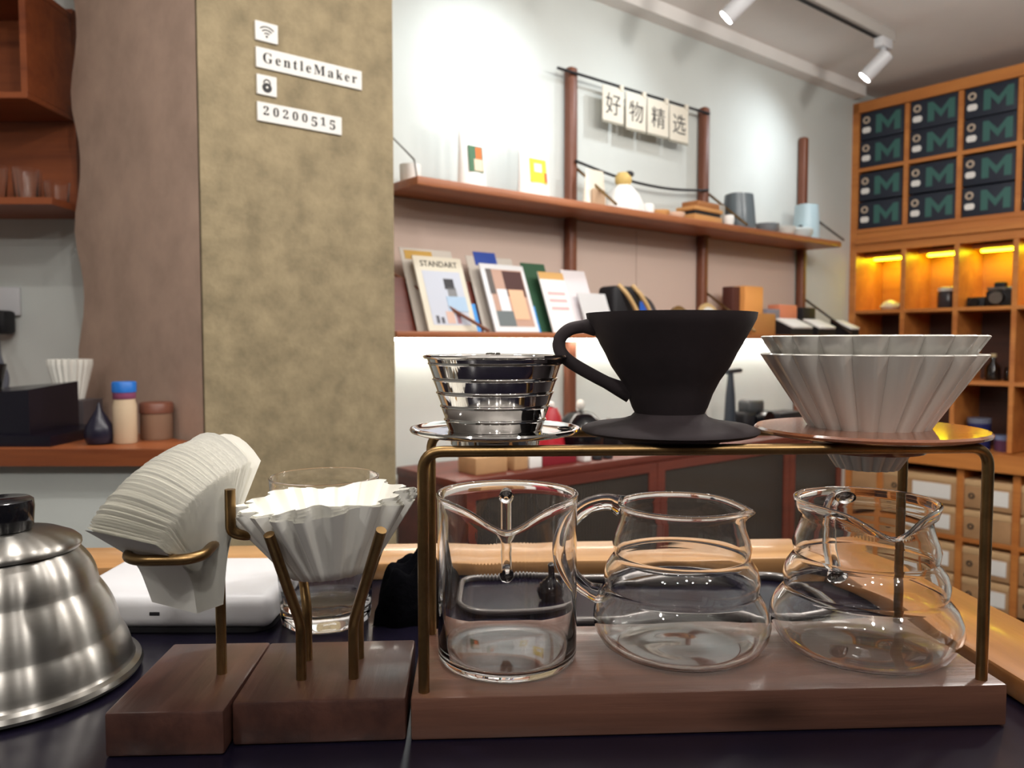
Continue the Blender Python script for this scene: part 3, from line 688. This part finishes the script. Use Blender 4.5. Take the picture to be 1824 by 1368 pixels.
for x, lab in ((-2.905, 'bright blue card standing beside the cream magazine'), (-2.632, 'bright blue card standing beside the portrait magazine')):
    o = MB().rbox(-.022, .022, -.002, .002, 0, .105, .001, 1).build('blue_card', flat('bright_blue', (70, 150, 220))); tag(o, lab, 'card', 'bright blue cards by the magazines', (x, -.215, ZM), 'S')
    o.rotation_euler = (lean, 0, FR['S'][1])
w, h = .125, .245
t = leaner('price_card', 'white price card with pink stripes and ochre header', 'card', -2.515, w, h, M['white'])
patch(t, w, h, .0, 1, .88, 1, 'card_ochre', (206, 160, 96), 1, 'header')
for c in (.62, .50, .37): patch(t, w, h, .18, .88, c, c+.05, 'card_pink', (226, 178, 178), 1, 'stripe')
o = MB().rbox(-.06, .06, -.002, .002, 0, .285, .001, 1).build('green_card', flat('card_green', (46, 84, 58))); tag(o, 'dark green card behind the striped price card', 'card', pos=(-2.55, -.198, ZM), fr='S'); o.rotation_euler = (lean, 0, FR['S'][1])
o = MB().rbox(-.065, .065, -.003, .003, 0, .262, .001, 1).build('leaflet', flat('leaflet_white', (224, 216, 218))); tag(o, 'plain white leaflet right of the striped price card', 'leaflet', pos=(-2.385, -.235, ZM), fr='S'); o.rotation_euler = (lean, 0, FR['S'][1])
o = MB().rbox(-.075, .075, -.003, .003, 0, .165, .001, 1).build('leaflet', flat('leaflet_grey', (206, 204, 204))); tag(o, 'short grey leaflet in front of the plain leaflet', 'leaflet', pos=(-2.345, -.265, ZM), fr='S'); o.rotation_euler = (lean, 0, FR['S'][1])
# camera straps, plates and boxes further along
t = thing('camera_bag', 'black camera bag with tan straps right of the leaflets', 'bag', (-2.15, -.17, ZM), 'S')
MB().rbox(-.08, .08, -.05, .05, 0, .19, .02, 3).build('body', M['blackmatte'], t)
for dx in (-.05, .03): MB().tube(spline([(dx, -.04, .195), (dx+.03, -.066, .15), (dx+.08, -.072, .08), (dx+.10, -.074, .01)], 5), .009, 8).build('strap', flat('strap_tan', (206, 170, 118)), t)
def disc(x, r, z, cols, label, y=-.15):
    t = thing('display_plate', label, 'plate', (x, y, ZM), 'S', group='round plates on the lower shelf'); t.rotation_euler = (math.radians(-14), 0, FR['S'][1])
    for i, (rr, c, nm) in enumerate(cols):
        MB().prism([(rr*math.cos(a*PI/20), r+rr*math.sin(a*PI/20)) for a in range(40)], -.006-.002*i, .006-.004*i, 'y').build(('rim', 'face', 'centre')[i], flat(nm, c, .35), t, 40)
disc(-1.96, .085, 0, [(.085, (64, 60, 64), 'plate_dark'), (.056, (40, 92, 190), 'plate_blue')], 'round dark plate with bright blue centre')
disc(-1.72, .065, 0, [(.065, (120, 92, 54), 'plate_olive'), (.045, (150, 122, 80), 'plate_tan')], 'small round olive brown plate')
disc(-1.51, .075, 0, [(.075, (206, 176, 126), 'plate_wood'), (.055, (232, 228, 226), 'plate_white')], 'round pale plate with wooden rim by the middle pole')
def carton(name, label, cat, x, y, w, d, h, m, z=ZM, rot=0, grp=None):
    o = MB().rbox(-w/2, w/2, -d/2, d/2, 0, h, .004).build(name, m); tag(o, label, cat, grp, (x, y, z), 'S', rot); return o
carton('carton', 'orange carton standing behind the white trays', 'carton', -1.19, -.12, .15, .07, .235, flat('carton_orange', (232, 160, 88)), grp='cartons on the lower shelf')
carton('carton', 'salmon carton standing behind the white trays', 'carton', -.89, -.12, .16, .07, .155, flat('carton_salmon', (216, 132, 98)), grp='cartons on the lower shelf')
carton('carton', 'dark carton behind the orange carton', 'carton', -1.30, -.10, .06, .06, .23, flat('carton_dark', (84, 44, 36)), grp='cartons on the lower shelf')
carton('carton', 'tan wooden carton in front of the orange carton', 'carton', -1.28, -.235, .19, .07, .10, flat('carton_tan', (176, 120, 66)), grp='cartons on the lower shelf')
carton('carton', 'grey carton between the orange and salmon cartons', 'carton', -1.035, -.12, .12, .08, .13, flat('carton_grey', (128, 124, 136)), grp='cartons on the lower shelf')
carton('carton', 'black carton at the far end of the lower shelf', 'carton', -.72, -.13, .12, .08, .145, M['blackmatte'], grp='cartons on the lower shelf')
def traybox(x, y, w, d, label):
    t = thing('display_tray', label, 'tray', (x, y, ZM), 'S', group='black display trays on the lower shelf')
    MB().prism([(-d/2, 0), (d/2, 0), (d/2, .085), (-d/2, .035)], -w/2, w/2, 'y').build('stand', M['blackmatte'], t, smooth=0).rotation_euler = (0, 0, PI/2)
    q = MB().rbox(-w*.44, w*.44, -d/2-.005, d*.40, .0, .012, .002).build('card', M['white'], t); q.location = (0, -.004, .056); q.rotation_euler = (math.radians(24), 0, 0)
traybox(-.98, -.23, .20, .11, 'black sloping display tray with white card, first of three')
traybox(-.75, -.23, .17, .11, 'black sloping display tray with white card, second of three')
traybox(-.472, -.23, .095, .11, 'black sloping display tray with white card, nearest the cubbies')

# ------------------------------------------------------------------ low cabinet under the shelves
cb = thing('low_cabinet', 'dark reddish low cabinet with fluted glass doors below the shelves', 'cabinet', (-3.13, 0, FLOOR), 'S')
H = -.155-FLOOR
MB().rbox(-.005, 2.30, -.425, -.062, H-.028, H, .004).build('top', M['cabwood'], cb)
MB().box(0, .03, -.41, -.065, .03, H-.028).build('side_panel', M['cabwood'], cb, smooth=0)
MB().box(2.26, 2.29, -.41, -.065, .03, H-.028).build('side_panel', M['cabwood'], cb, smooth=0)
MB().box(.03, 2.26, -.085, -.066, .03, H-.028).build('back_panel', flat('cab_inside', (60, 48, 42)), cb, smooth=0)
MB().box(.0, 2.29, -.41, -.065, .001, .03).build('bottom_panel', M['cabwood'], cb, smooth=0)
MB().box(.03, 2.26, -.36, -.085, .50, .52).build('inner_shelf', M['cabwood'], cb, smooth=0)
xs = [0.0, .92, 1.83, 2.29]
for a, b in zip(xs, xs[1:]):
    d = MB().box(a+.002, a+.045, -.43, -.412, .032, H-.030).box(b-.045, b-.002, -.43, -.412, .032, H-.030).box(a+.045, b-.045, -.43, -.412, H-.065, H-.030).box(a+.045, b-.045, -.43, -.412, .032, .07).build('door', M['cabwood'], cb, smooth=0)
    MB().box(a+.045, b-.045, -.424, -.418, .07, H-.065).build('pane', M['fluted'], d, smooth=0)
ZC = -.1548
# things on the cabinet
def red_grinder():
    t = thing('red_pot', 'red conical pot on the low cabinet behind the steel dripper', 'pot', (-2.55, -.20, ZC), 'S')
    MB().lathe([(0, 0), (.058, 0), (.057, .02), (.040, .15), (.025, .18), (0, .185)], 32).build('body', flat('pot_red', (170, 30, 44), .35), t, 50)
    MB().lathe([(0, .184), (.013, .188), (.014, .2), (0, .206)], 16).build('knob', M['white'], t, 50)
red_grinder()
t = thing('black_kettle', 'glossy black round kettle with pale knob on the low cabinet', 'kettle', (-2.385, -.19, ZC), 'S')
MB().lathe([(0, 0), (.07, 0), (.09, .03), (.097, .07), (.080, .12), (.05, .15), (.03, .158), (0, .16)], 36).build('body', M['blackgloss'], t, 50)
MB().lathe([(0, .158), (.012, .165), (.018, .185), (.012, .2), (0, .205)], 20).build('knob', M['porcelain'], t, 50)
MB().tube(spline([(.09, 0, .05), (.135, 0, .06), (.15, 0, .10), (.16, 0, .12)], 5), .010, 10).build('spout', M['steel'], t)
carton('grinder_box', 'small black box beside the glossy black kettle', 'box', -2.165, -.19, .11, .09, .10, M['blackmatte'], ZC)
o = MB().lathe([(0, 0), (.055, 0), (.058, .02), (.050, .06), (.025, .075), (0, .078)], 28).build('coffee_tin', flat('tin_dark', (44, 40, 42), .4), None, 50); tag(o, 'low dark tin seen left of the black dripper stem', 'tin', pos=(-2.02, -.19, ZC), fr='S')
t = thing('hand_grinder', 'tall black hand grinder with a T-shaped crank on the cabinet', 'grinder', (-1.435, -.20, ZC), 'S')
MB().lathe([(0, 0), (.030, 0), (.032, .01), (.026, .08), (.022, .18), (.014, .26), (.012, .285), (0, .286)], 24).build('shaft', flat('grinder_dark', (46, 52, 60), .35), t, 50)
MB().tube([(-.03, 0, .290), (.075, 0, .296)], .012, 10).build('crank', flat('grinder_dark', (46, 52, 60), .35), t)
t = thing('black_camera', 'black camera with round lens on the low cabinet', 'camera', (-1.27, -.20, ZC), 'S')
MB().rbox(-.11, .11, -.05, .05, 0, .10, .02, 3).build('body', M['blackmatte'], t)
MB().rbox(-.06, .06, -.04, .04, .09, .155, .02, 3).build('prism_hump', flat('camera_grey', (70, 72, 74), .4), t)
MB().prism([(.045*math.cos(a*PI/12), .06+.045*math.sin(a*PI/12)) for a in range(24)], -.10, -.05, 'y').build('lens', M['blackgloss'], t, 40)
carton('camera_case', 'low black case at the right end of the low cabinet', 'case', -1.04, -.22, .22, .12, .085, M['blackmatte'], ZC)
carton('kraft_box', 'brown kraft box at the front of the low cabinet', 'box', -2.965, -.33, .13, .10, .055, M['kraft'], ZC)
carton('kraft_box', 'kraft box with pale lid beside a white box', 'box', -2.845, -.35, .06, .07, .05, M['kraft'], ZC)
carton('white_box', 'small white box at the front of the low cabinet', 'box', -2.78, -.35, .055, .07, .052, M['white'], ZC)
carton('red_tin', 'flat red tin at the front of the low cabinet', 'tin', -2.665, -.33, .16, .10, .055, flat('tin_red', (130, 28, 40)), ZC)
carton('white_sachet', 'narrow white sachet box beside the flat red tin', 'box', -2.545, -.37, .035, .05, .05, M['white'], ZC)
for x, lab in ((-2.485, 'left of two small black pucks on the low cabinet'), (-2.43, 'right of two small black pucks on the low cabinet')):
    o = MB().lathe([(0, 0), (.018, 0), (.02, .012), (.014, .022), (0, .024)], 20).build('black_puck', M['blackmatte'], None, 50); tag(o, lab, 'puck', pos=(x, -.38, ZC), fr='S')

# ------------------------------------------------------------------ cubby unit on the right (frame U)
cu = thing('cubby_unit', 'tall orange wood cubby unit with dark boxes and lit niches', 'shelving unit', (0, 0, FLOOR), 'U')
F = -FLOOR
UX = [0.0, .312, .592, .874, 1.156, 1.438]         # divider centres
XR = 1.452
def ub(name, x0, x1, y0, y1, z0, z1, m='unitwood'): return MB().rbox(x0, x1, y0, y1, z0+F, z1+F, .002, 1).build(name, M[m], cu)
ub('side_panel', -.024, .038, 0, .34, FLOOR+.001, 1.66)
for x in UX[1:]: ub('divider', x-.013, x+.013, .002, .335, -.30, .448 if 0 else 1.60)
ub('top_panel', -.024, XR, .0, .34, 1.604, 1.665)
ub('back_panel', .038, XR, .335, .350, FLOOR+.002, 1.604, 'unitdark')
ub('lit_niche_back', .038, XR, .329, .3345, .46, .79)  # lighter wood added behind the lit row so it looks brighter
ub('shelf_board', .038, XR, .001, .328, 1.262, 1.284)
ub('rail', .038, XR, -.004, .334, .905, .930)
ub('fascia', .038, XR, -.002, .020, .795, .905)
ub('moulding', .038, XR, -.022, -.004, .842, .870)
ub('shelf_board', .038, XR, .001, .334, .438, .458)
ub('shelf_board', .038, XR, .001, .334, .045, .068)
ub('worktop', .0, XR, -.04, .334, -.400, -.305)
for x in (.21, .645, .915, 1.20, 1.44): ub('divider', x-.018, x+.018, .0, .334, FLOOR+.002, -.402)
ub('shelf_board', .038, XR, .002, .334, -.800, -.775)
for i in range(4):
    a, b = UX[i]+.05, UX[i+1]-.03
    hs = MB().box(a-.01, b+.015, .10, .33, .772+F, .792+F).build('lamp_housing', M['unitwood'], cu, smooth=0)
    MB().box(a, b, .19, .225, .762+F, .7715+F).build('led_strip', M['amber'], hs, smooth=0, label='glowing amber strip light')
# boxes with the letter M
def letter_m(x0, z0, w, h, s):
    return [(x0, z0), (x0, z0+h), (x0+s*.8, z0+h), (x0+w/2, z0+h*.52), (x0+w-s*.8, z0+h), (x0+w, z0+h), (x0+w, z0), (x0+w-s, z0), (x0+w-s, z0+h*.60), (x0+w/2, z0+h*.14), (x0+s, z0+h*.60), (x0+s, z0)]
first = None
rown = ['bottom', 'second lowest', 'third lowest', 'top']; coln = ['leftmost', 'second', 'third', 'fourth']
for c in range(4):
    for r in range(4):
        lab = 'dark green lettered storage box, %s box in the %s cubby column' % (rown[r], coln[c])
        x = UX[c]+(.041 if c == 0 else .0155); z = (.9305, 1.0955, 1.2845, 1.4455)[r]
        if first is None:
            first = thing('storage_box', lab, 'box', (0, 0, 0), 'U', group='lettered boxes in the top cubbies')
            MB().rbox(0, .249, .012, .30, 0, .156, .003).build('body', M['green'], first)
            m_ = MB(); P = letter_m(.092, .028, .140, .104, .034)
            m_.prism(P, .0098, .0118, 'y').build('letter', M['logo'], first, smooth=0)
            MB().tube([(.036+.016*math.cos(a*PI/12), .0105, .112+.016*math.sin(a*PI/12)) for a in range(24)], .0055, 8, closed=True).build('eyelet', M['ring'], first)
            MB().prism([(.038+s*.013+.012*math.cos(a), .055+.0165*math.sin(a)) for s, k0 in ((1, -6), (-1, 6)) for a in [(k0+k)*PI/12 for k in range(13)]], .0095, .0118, 'y').build('sticker', M['white'], first, smooth=0)
            q = first
        else: q = dup(first, lab)
        move(q, (x, 0, z), 'U')
# lower drawers (kraft boxes)
dfirst = None
for c, (a, b) in enumerate(((.040, .19), (.230, .625), (.665, .895), (.935, 1.18))):
    for r, z in enumerate((-1.14, -.975, -.774, -.610)):
        lab = 'kraft drawer box, %s in the %s lower column of the cubby unit' % (('bottom one', 'second from the bottom', 'third from the bottom', 'top one')[r], coln[c])
        w = b-a
        t = thing('drawer_box', lab, 'drawer box', (a, 0, z), 'U', group='kraft drawer boxes in the lower cubbies')
        MB().rbox(0, w, .004, .30, 0, .150, .003).build('body', M['kraft'], t)
        MB().rbox(0, w, .001, .30, .118, .152, .003).build('lid', flat('kraft_lid', (206, 170, 126)), t)
        if w > .2:
            MB().tube([(w*.16+.012*math.cos(k*PI/10), .003, .065+.012*math.sin(k*PI/10)) for k in range(20)], .004, 8, closed=True).build('eyelet', M['ink'], t)
            if (c, r) not in ((2, 2),): MB().rbox(w*.42, w*.93, .0, .0038, .028, .108, .001, 1).build('paper_label', M['white'], t)
# things in the niches
def un(name, label, cat, x, z, y=.16): return thing(name, label, cat, (x, y, z), 'U')
t = un('white_ornament', 'small white bird-shaped ornament in the first lit niche', 'ornament', .19, .4583, .12)
MB().lathe([(0, 0), (.045, .002), (.06, .02), (.04, .045), (.012, .06), (0, .062)], 24).build('body', M['porcelain'], t, 60)
MB().tube(spline([(.04, 0, .02), (.075, 0, .035), (.085, -.005, .06), (.07, -.01, .078)], 5), [.016-.0005*i for i in range(16)], 10).build('neck', M['porcelain'], t, 60)
t = un('storage_jar', 'dark jar with pale lid in the second lit niche', 'jar', .505, .4583, .13)
MB().lathe([(0, 0), (.052, 0), (.055, .006), (.055, .085), (.050, .092), (0, .094)], 32).build('body', flat('jar_dark', (52, 48, 52), .25), t, 50)
MB().lathe([(0, .094), (.052, .094), (.054, .112), (.03, .120), (0, .121)], 32).build('lid', flat('jar_lid', (206, 206, 202), .3), t, 50)
t = un('film_camera', 'black and silver camera in the third lit niche', 'camera', .77, .4583, .12)
MB().rbox(-.065, .065, -.025, .025, 0, .085, .01, 2).build('body', M['blackmatte'], t)
MB().rbox(-.062, .062, -.024, .024, .085, .105, .008, 2).build('top_plate', M['steel'], t)
MB().rbox(-.028, .028, -.024, .020, .1, .13, .01, 2).build('viewfinder', M['blackmatte'], t)
MB().prism([(.032*math.cos(a*PI/12), .045+.032*math.sin(a*PI/12)) for a in range(24)], -.07, -.025, 'y').build('lens', M['steel'], t, 40)
t = un('small_camera', 'small black compact camera beside the silver-topped camera', 'camera', .655, .4583, .12)
MB().rbox(-.045, .045, -.02, .02, 0, .055, .008, 2).build('body', M['blackmatte'], t)
MB().prism([(.022*math.cos(a*PI/12), .028+.022*math.sin(a*PI/12)) for a in range(24)], -.045, -.02, 'y').build('lens', M['blackgloss'], t, 40)
t = un('glass_bottle', 'small clear bottle in the dark niche below the cameras', 'bottle', .745, .0683, .12)
MB().lathe([(0, 0), (.035, 0), (.038, .004), (.038, .07), (.016, .10), (.014, .125), (.012, .125), (.012, .10), (.034, .07), (.034, .006), (0, .006)], 28).build('body', M['amberglass'], t, 50)
MB().lathe([(0, .125), (.015, .125), (.015, .142), (0, .143)], 16).build('stopper', flat('cork', (190, 170, 130)), t)
t = un('glass_bottle', 'short clear jar beside the small clear bottle', 'bottle', .824, .0683, .13)
MB().lathe([(0, 0), (.026, 0), (.028, .004), (.028, .06), (.022, .075), (0, .076)], 24).build('body', M['amberglass'], t, 50)
t = un('blue_canister', 'tall blue canister with grey lid in the lowest open niche', 'canister', .685, -.3047, .12)
MB().lathe([(0, 0), (.055, 0), (.056, .004), (.056, .14), (0, .141)], 32).build('body', flat('canister_blue', (40, 44, 96), .35), t, 50)
MB().lathe([(0, .141), (.058, .141), (.058, .168), (0, .17)], 32).build('lid', flat('canister_lid', (110, 116, 136), .3), t, 50)
t = un('blue_canister', 'short blue canister with pale lid in the lowest open niche', 'canister', .81, -.3047, .12)
MB().lathe([(0, 0), (.045, 0), (.046, .004), (.046, .06), (0, .061)], 32).build('body', flat('canister_mauve', (92, 56, 84), .35), t, 50)
MB().lathe([(0, .061), (.048, .061), (.048, .085), (0, .087)], 32).build('lid', flat('canister_lid2', (120, 134, 170), .3), t, 50)

# ------------------------------------------------------------------ track lights
tr = thing('light_track', 'dark lighting track on the ceiling beside the shelf wall', 'light track', (-3.4, -.545, 1.70), 'S')
MB().box(0, 2.72, -.018, .018, .0, .0495).build('rail', flat('track_grey', (178, 172, 166)), tr, smooth=0)
MB().box(0, 2.72, .0, .0185, -.003, -.0005).box(0, 2.72, .0185, .021, -.003, .030).build('slot', M['blackmatte'], tr, smooth=0)
def spot(x, tx, tz, label, power, hx=0):
    t = thing('track_spotlight', label, 'spotlight', (x, -.545, 1.70), 'S', group='white track spotlights on the ceiling')
    MB().rbox(-.05, .05, -.022, .022, -.045, -.0005, .004).build('adapter', M['whiteplastic'], t)
    MB().tube([(0, 0, -.045), (0, 0, -.085)], .010, 10).build('stem', M['whiteplastic'], t)
    src = Vector((0, 0, -.09)); dst = Vector((tx-x, .545, tz-1.70)); d = (dst-src).normalized()
    a = src-d*.03; b = src+d*.11
    hd = MB().tube([a, a+d*.004, b-d*.002, b], [.026, .034, .034, .033], 24).build('lamp_head', M['whiteplastic'], t, 40)
    MB().tube([b, b+d*.0035], .029, 20).build('lens', M['lamp'], hd, 40)
    L = bpy.data.lights.new('spot_beam', 'SPOT'); L.energy = power; L.spot_size = math.radians(125); L.spot_blend = 1.0; L.shadow_soft_size = .035; L.color = (.86, .94, 1.0)
    lo_ = bpy.data.objects.new('spot_beam', L); COL.objects.link(lo_); lo_.parent = t; lo_.location = b+d*.008
    lo_.rotation_euler = d.to_track_quat('-Z', 'Y').to_euler()
spot(-1.84, -2.15, 1.05, 'white track spotlight nearer the centre of the ceiling', P_TRACK*.35)
spot(-.76, -1.02, 1.0, 'white track spotlight at the end of the track by the cubbies', P_TRACK*.8)
spot(-2.72, -2.75, 1.0, 'white track spotlight above the coffee bags', P_TRACK)

# ceiling downlights over the bar (behind and above the viewer)
for y in (-1.1, .9):
    for x in (-1.2, -.4, .4, 1.2):
        t = thing('ceiling_downlight', 'round white downlight in the ceiling above the bar', 'downlight', (x, y, CEIL-.03), group='downlights above the bar')
        MB().lathe([(.045, 0), (.060, 0), (.062, .004), (.062, .0295), (.045, .0295), (.045, 0)], 24).build('housing', M['whiteplastic'], t, 40)
        L = bpy.data.lights.new('downlight_lens', 'AREA'); L.shape = 'DISK'; L.size = .08; L.energy = P_DOWN; L.color = (1.0, .965, .92)
        lo_ = bpy.data.objects.new('downlight_lens', L); COL.objects.link(lo_); lo_.parent = t; lo_.location = (0, 0, .004)
for x, y, pz, pk in ((-.9, -.5, 1.30, .6), (.1, -.5, 1.30, .9), (1.0, -.4, 1.30, .9), (-.35, .9, 1.40, .7), (.45, 1.2, 1.40, .8), (1.15, 1.1, 1.40, .8), (1.05, 1.95, 1.45, 1.0), (2.05, 2.0, 1.40, 2.0)):  # bulbs added out of view as fill for ceiling and cubby unit
    if True:
        t = thing('fill_bulb', 'unseen fill bulb on a cord, added to brighten the room', 'fill lamp', (x, y, pz), group='unseen fill bulbs added above the bar')
        MB().tube([(0, 0, .075), (0, 0, CEIL-pz-.0005)], .003, 6).build('cord', M['blackmatte'], t)
        MB().lathe([(0, .030), (.016, .030), (.018, .036), (.016, .075), (0, .078)], 20).build('socket', M['brass'], t, 40)
        L = bpy.data.lights.new('bulb', 'POINT'); L.energy = P_FILL*pk; L.shadow_soft_size = .04 if y < 1.5 else .09; L.color = (1.0, .96, .91)
        lo_ = bpy.data.objects.new('bulb', L); COL.objects.link(lo_); lo_.parent = t; lo_.location = (0, 0, 0)

# ------------------------------------------------------------------ back counter and upper shelves at the far left
bc = thing('back_counter', 'reddish wooden back counter with white front at far left', 'counter', (0, 0, FLOOR))
MB().prism([(-3.2, 1.76), (-.78, 1.76), (-.79, 1.915), (-1.31, 2.34), (-1.31, 2.51), (-3.2, 2.51)], .0-FLOOR-.008, .03-FLOOR).build('top', M['counterwood'], bc, smooth=0)
MB().box(-3.2, -.80, 1.80, 1.83, .001, -FLOOR-.009).build('front_panel', M['wall'], bc, smooth=0)
us = thing('upper_shelves', 'reddish brown wooden wall shelves at the upper left', 'shelves', (0, 0, 0))
MB().box(-2.6, -1.36, 2.495, 2.518, .66, 1.30).build('back_panel', M['redwood'], us, smooth=0)
MB().rbox(-2.6, -1.36, 2.25, 2.494, .955, .972, .001, 1).build('shelf_board', M['redwood'], us)
MB().rbox(-2.6, -1.30, 2.25, 2.494, .660, .680, .001, 1).build('shelf_board', M['redwood'], us)
MB().rbox(-2.6, -1.36, 2.25, 2.494, 1.265, 1.285, .001, 1).build('shelf_board', M['redwood'], us)
MB().box(-1.379, -1.361, 2.255, 2.494, .973, 1.264).build('side_panel', M['redwood'], us, smooth=0)
GL = ['second from the right in front', 'third from the right in front', 'leftmost in front', 'tall one at the back', 'shortest and rightmost']
for i, (x, y, h) in enumerate(((-1.42, 2.33, .095), (-1.50, 2.31, .10), (-1.58, 2.33, .10), (-1.46, 2.41, .105), (-1.37, 2.40, .07))):
    t = thing('drinking_glass', 'clear drinking glass on the upper left wall shelf, '+GL[i], 'glass', (x, y, .6803), group='glasses on the upper left shelf')
    MB().lathe([(0, 0), (.028, 0), (.030, .003), (.036, h), (.0345, h), (.028, .006), (0, .006)], 28).build('body', M['glass'], t, 50)
# things on the back counter
ZB = .0303
t = thing('black_grinder_tray', 'large black appliance base on the back counter', 'appliance', (-1.20, 1.93, ZB))
MB().prism([(-.55, -.13), (.14, -.13), (.14, .14), (-.55, .14)], .0, .025).build('foot', M['black'], t, 40)
MB().add([(-.5,-.10,.025),(.075,-.10,.025),(.075,.11,.025),(-.5,.11,.025),(-.5,-.10,.085),(.075,-.10,.130),(.075,.11,.140),(-.5,.11,.09)], [(0,3,2,1),(4,5,6,7),(0,1,5,4),(1,2,6,5),(2,3,7,6),(3,0,4,7)]).build('body', M['black'], t, smooth=0)
o = MB().lathe([(0, 0), (.035, 0), (.048, .06), (.047, .062), (.034, .004), (0, .003)], 32).build('black_cup', M['blackgloss'], None, 50); tag(o, 'black cup on the black appliance at far left', 'cup', pos=(-1.30, 1.94, ZB+.1245))
t = thing('filter_paper_stack', 'stack of pleated white filter papers behind the black appliance', 'filter papers', (-1.20, 2.14, ZB))
MB().box(-.06, .06, -.05, .05, 0, .085).build('stand', flat('stand_grey', (90, 82, 84)), t, smooth=0)
for k in range(4):
    MB().lathe([(0, .086+.004*k), (.032, .086+.004*k), (.054, .182+.004*k), (.052, .182+.004*k), (.030, .088+.004*k), (0, .088+.004*k)], 88, fn=lambda a, r, z, kk: (r*(1+.05*math.sin(22*a)), z)).build('pleated_paper', M['paper'], t, 60)
o = MB().lathe([(0, 0), (.028, .003), (.034, .018), (.030, .042), (.018, .064), (.008, .080), (.002, .098), (0, .1)], 32).build('water_drop_ornament', flat('drop_dark', (30, 28, 44), .3), None, 60); tag(o, 'dark teardrop-shaped bulb beside the blue-capped bottle', 'bulb', pos=(-.975, 1.855, ZB))
t = thing('sauce_bottle', 'pale bottle with bright blue cap on the back counter', 'bottle', (-.922, 1.87, ZB))
MB().lathe([(0, 0), (.024, 0), (.027, .004), (.027, .09), (.024, .102), (.024, .106), (0, .106)], 32).build('body', flat('bottle_pale', (200, 178, 150), .25), t, 50)
MB().lathe([(.0245, .106), (.0255, .107), (.0255, .122), (0, .122)], 32).build('collar', flat('bottle_mauve', (140, 76, 110), .4), t, 50)
MB().lathe([(0, .122), (.027, .122), (.0272, .144), (.025, .147), (0, .147)], 32).build('cap', flat('cap_blue', (30, 106, 190), .4), t, 50)
t = thing('brown_jar', 'brown jar with dark lid right of the blue-capped bottle', 'jar', (-.885, 1.955, ZB))
MB().lathe([(0, 0), (.036, 0), (.038, .004), (.038, .065), (0, .066)], 32).build('body', flat('jar_brown', (142, 112, 92), .3), t, 50)
MB().lathe([(0, .066), (.040, .066), (.040, .088), (.036, .092), (0, .092)], 32).build('lid', flat('jar_red', (120, 74, 58), .4), t, 50)
t = thing('power_cord', 'grey power cord hanging from a black plug on the left wall', 'cord', (-1.60, 2.505, .335))
MB().tube(spline([(.0, -.06, 0), (.03, -.10, -.05), (.10, -.20, -.11), (.165, -.27, -.165), (.19, -.34, -.21), (.155, -.42, -.2375), (.10, -.45, -.2475)], 6), .008, 10).build('cable', flat('cord_grey', (92, 94, 104), .4), t, 60)
MB().rbox(-.03, .03, -.06, .002, -.04, .035, .012, 2).build('plug', M['blackmatte'], t)
o = MB().rbox(-.06, .03, -.012, .0, -.045, .045, .004).build('wall_socket', M['whiteplastic']); tag(o, 'white wall socket above the black plug', 'socket', pos=(-1.59, 2.518, .40))
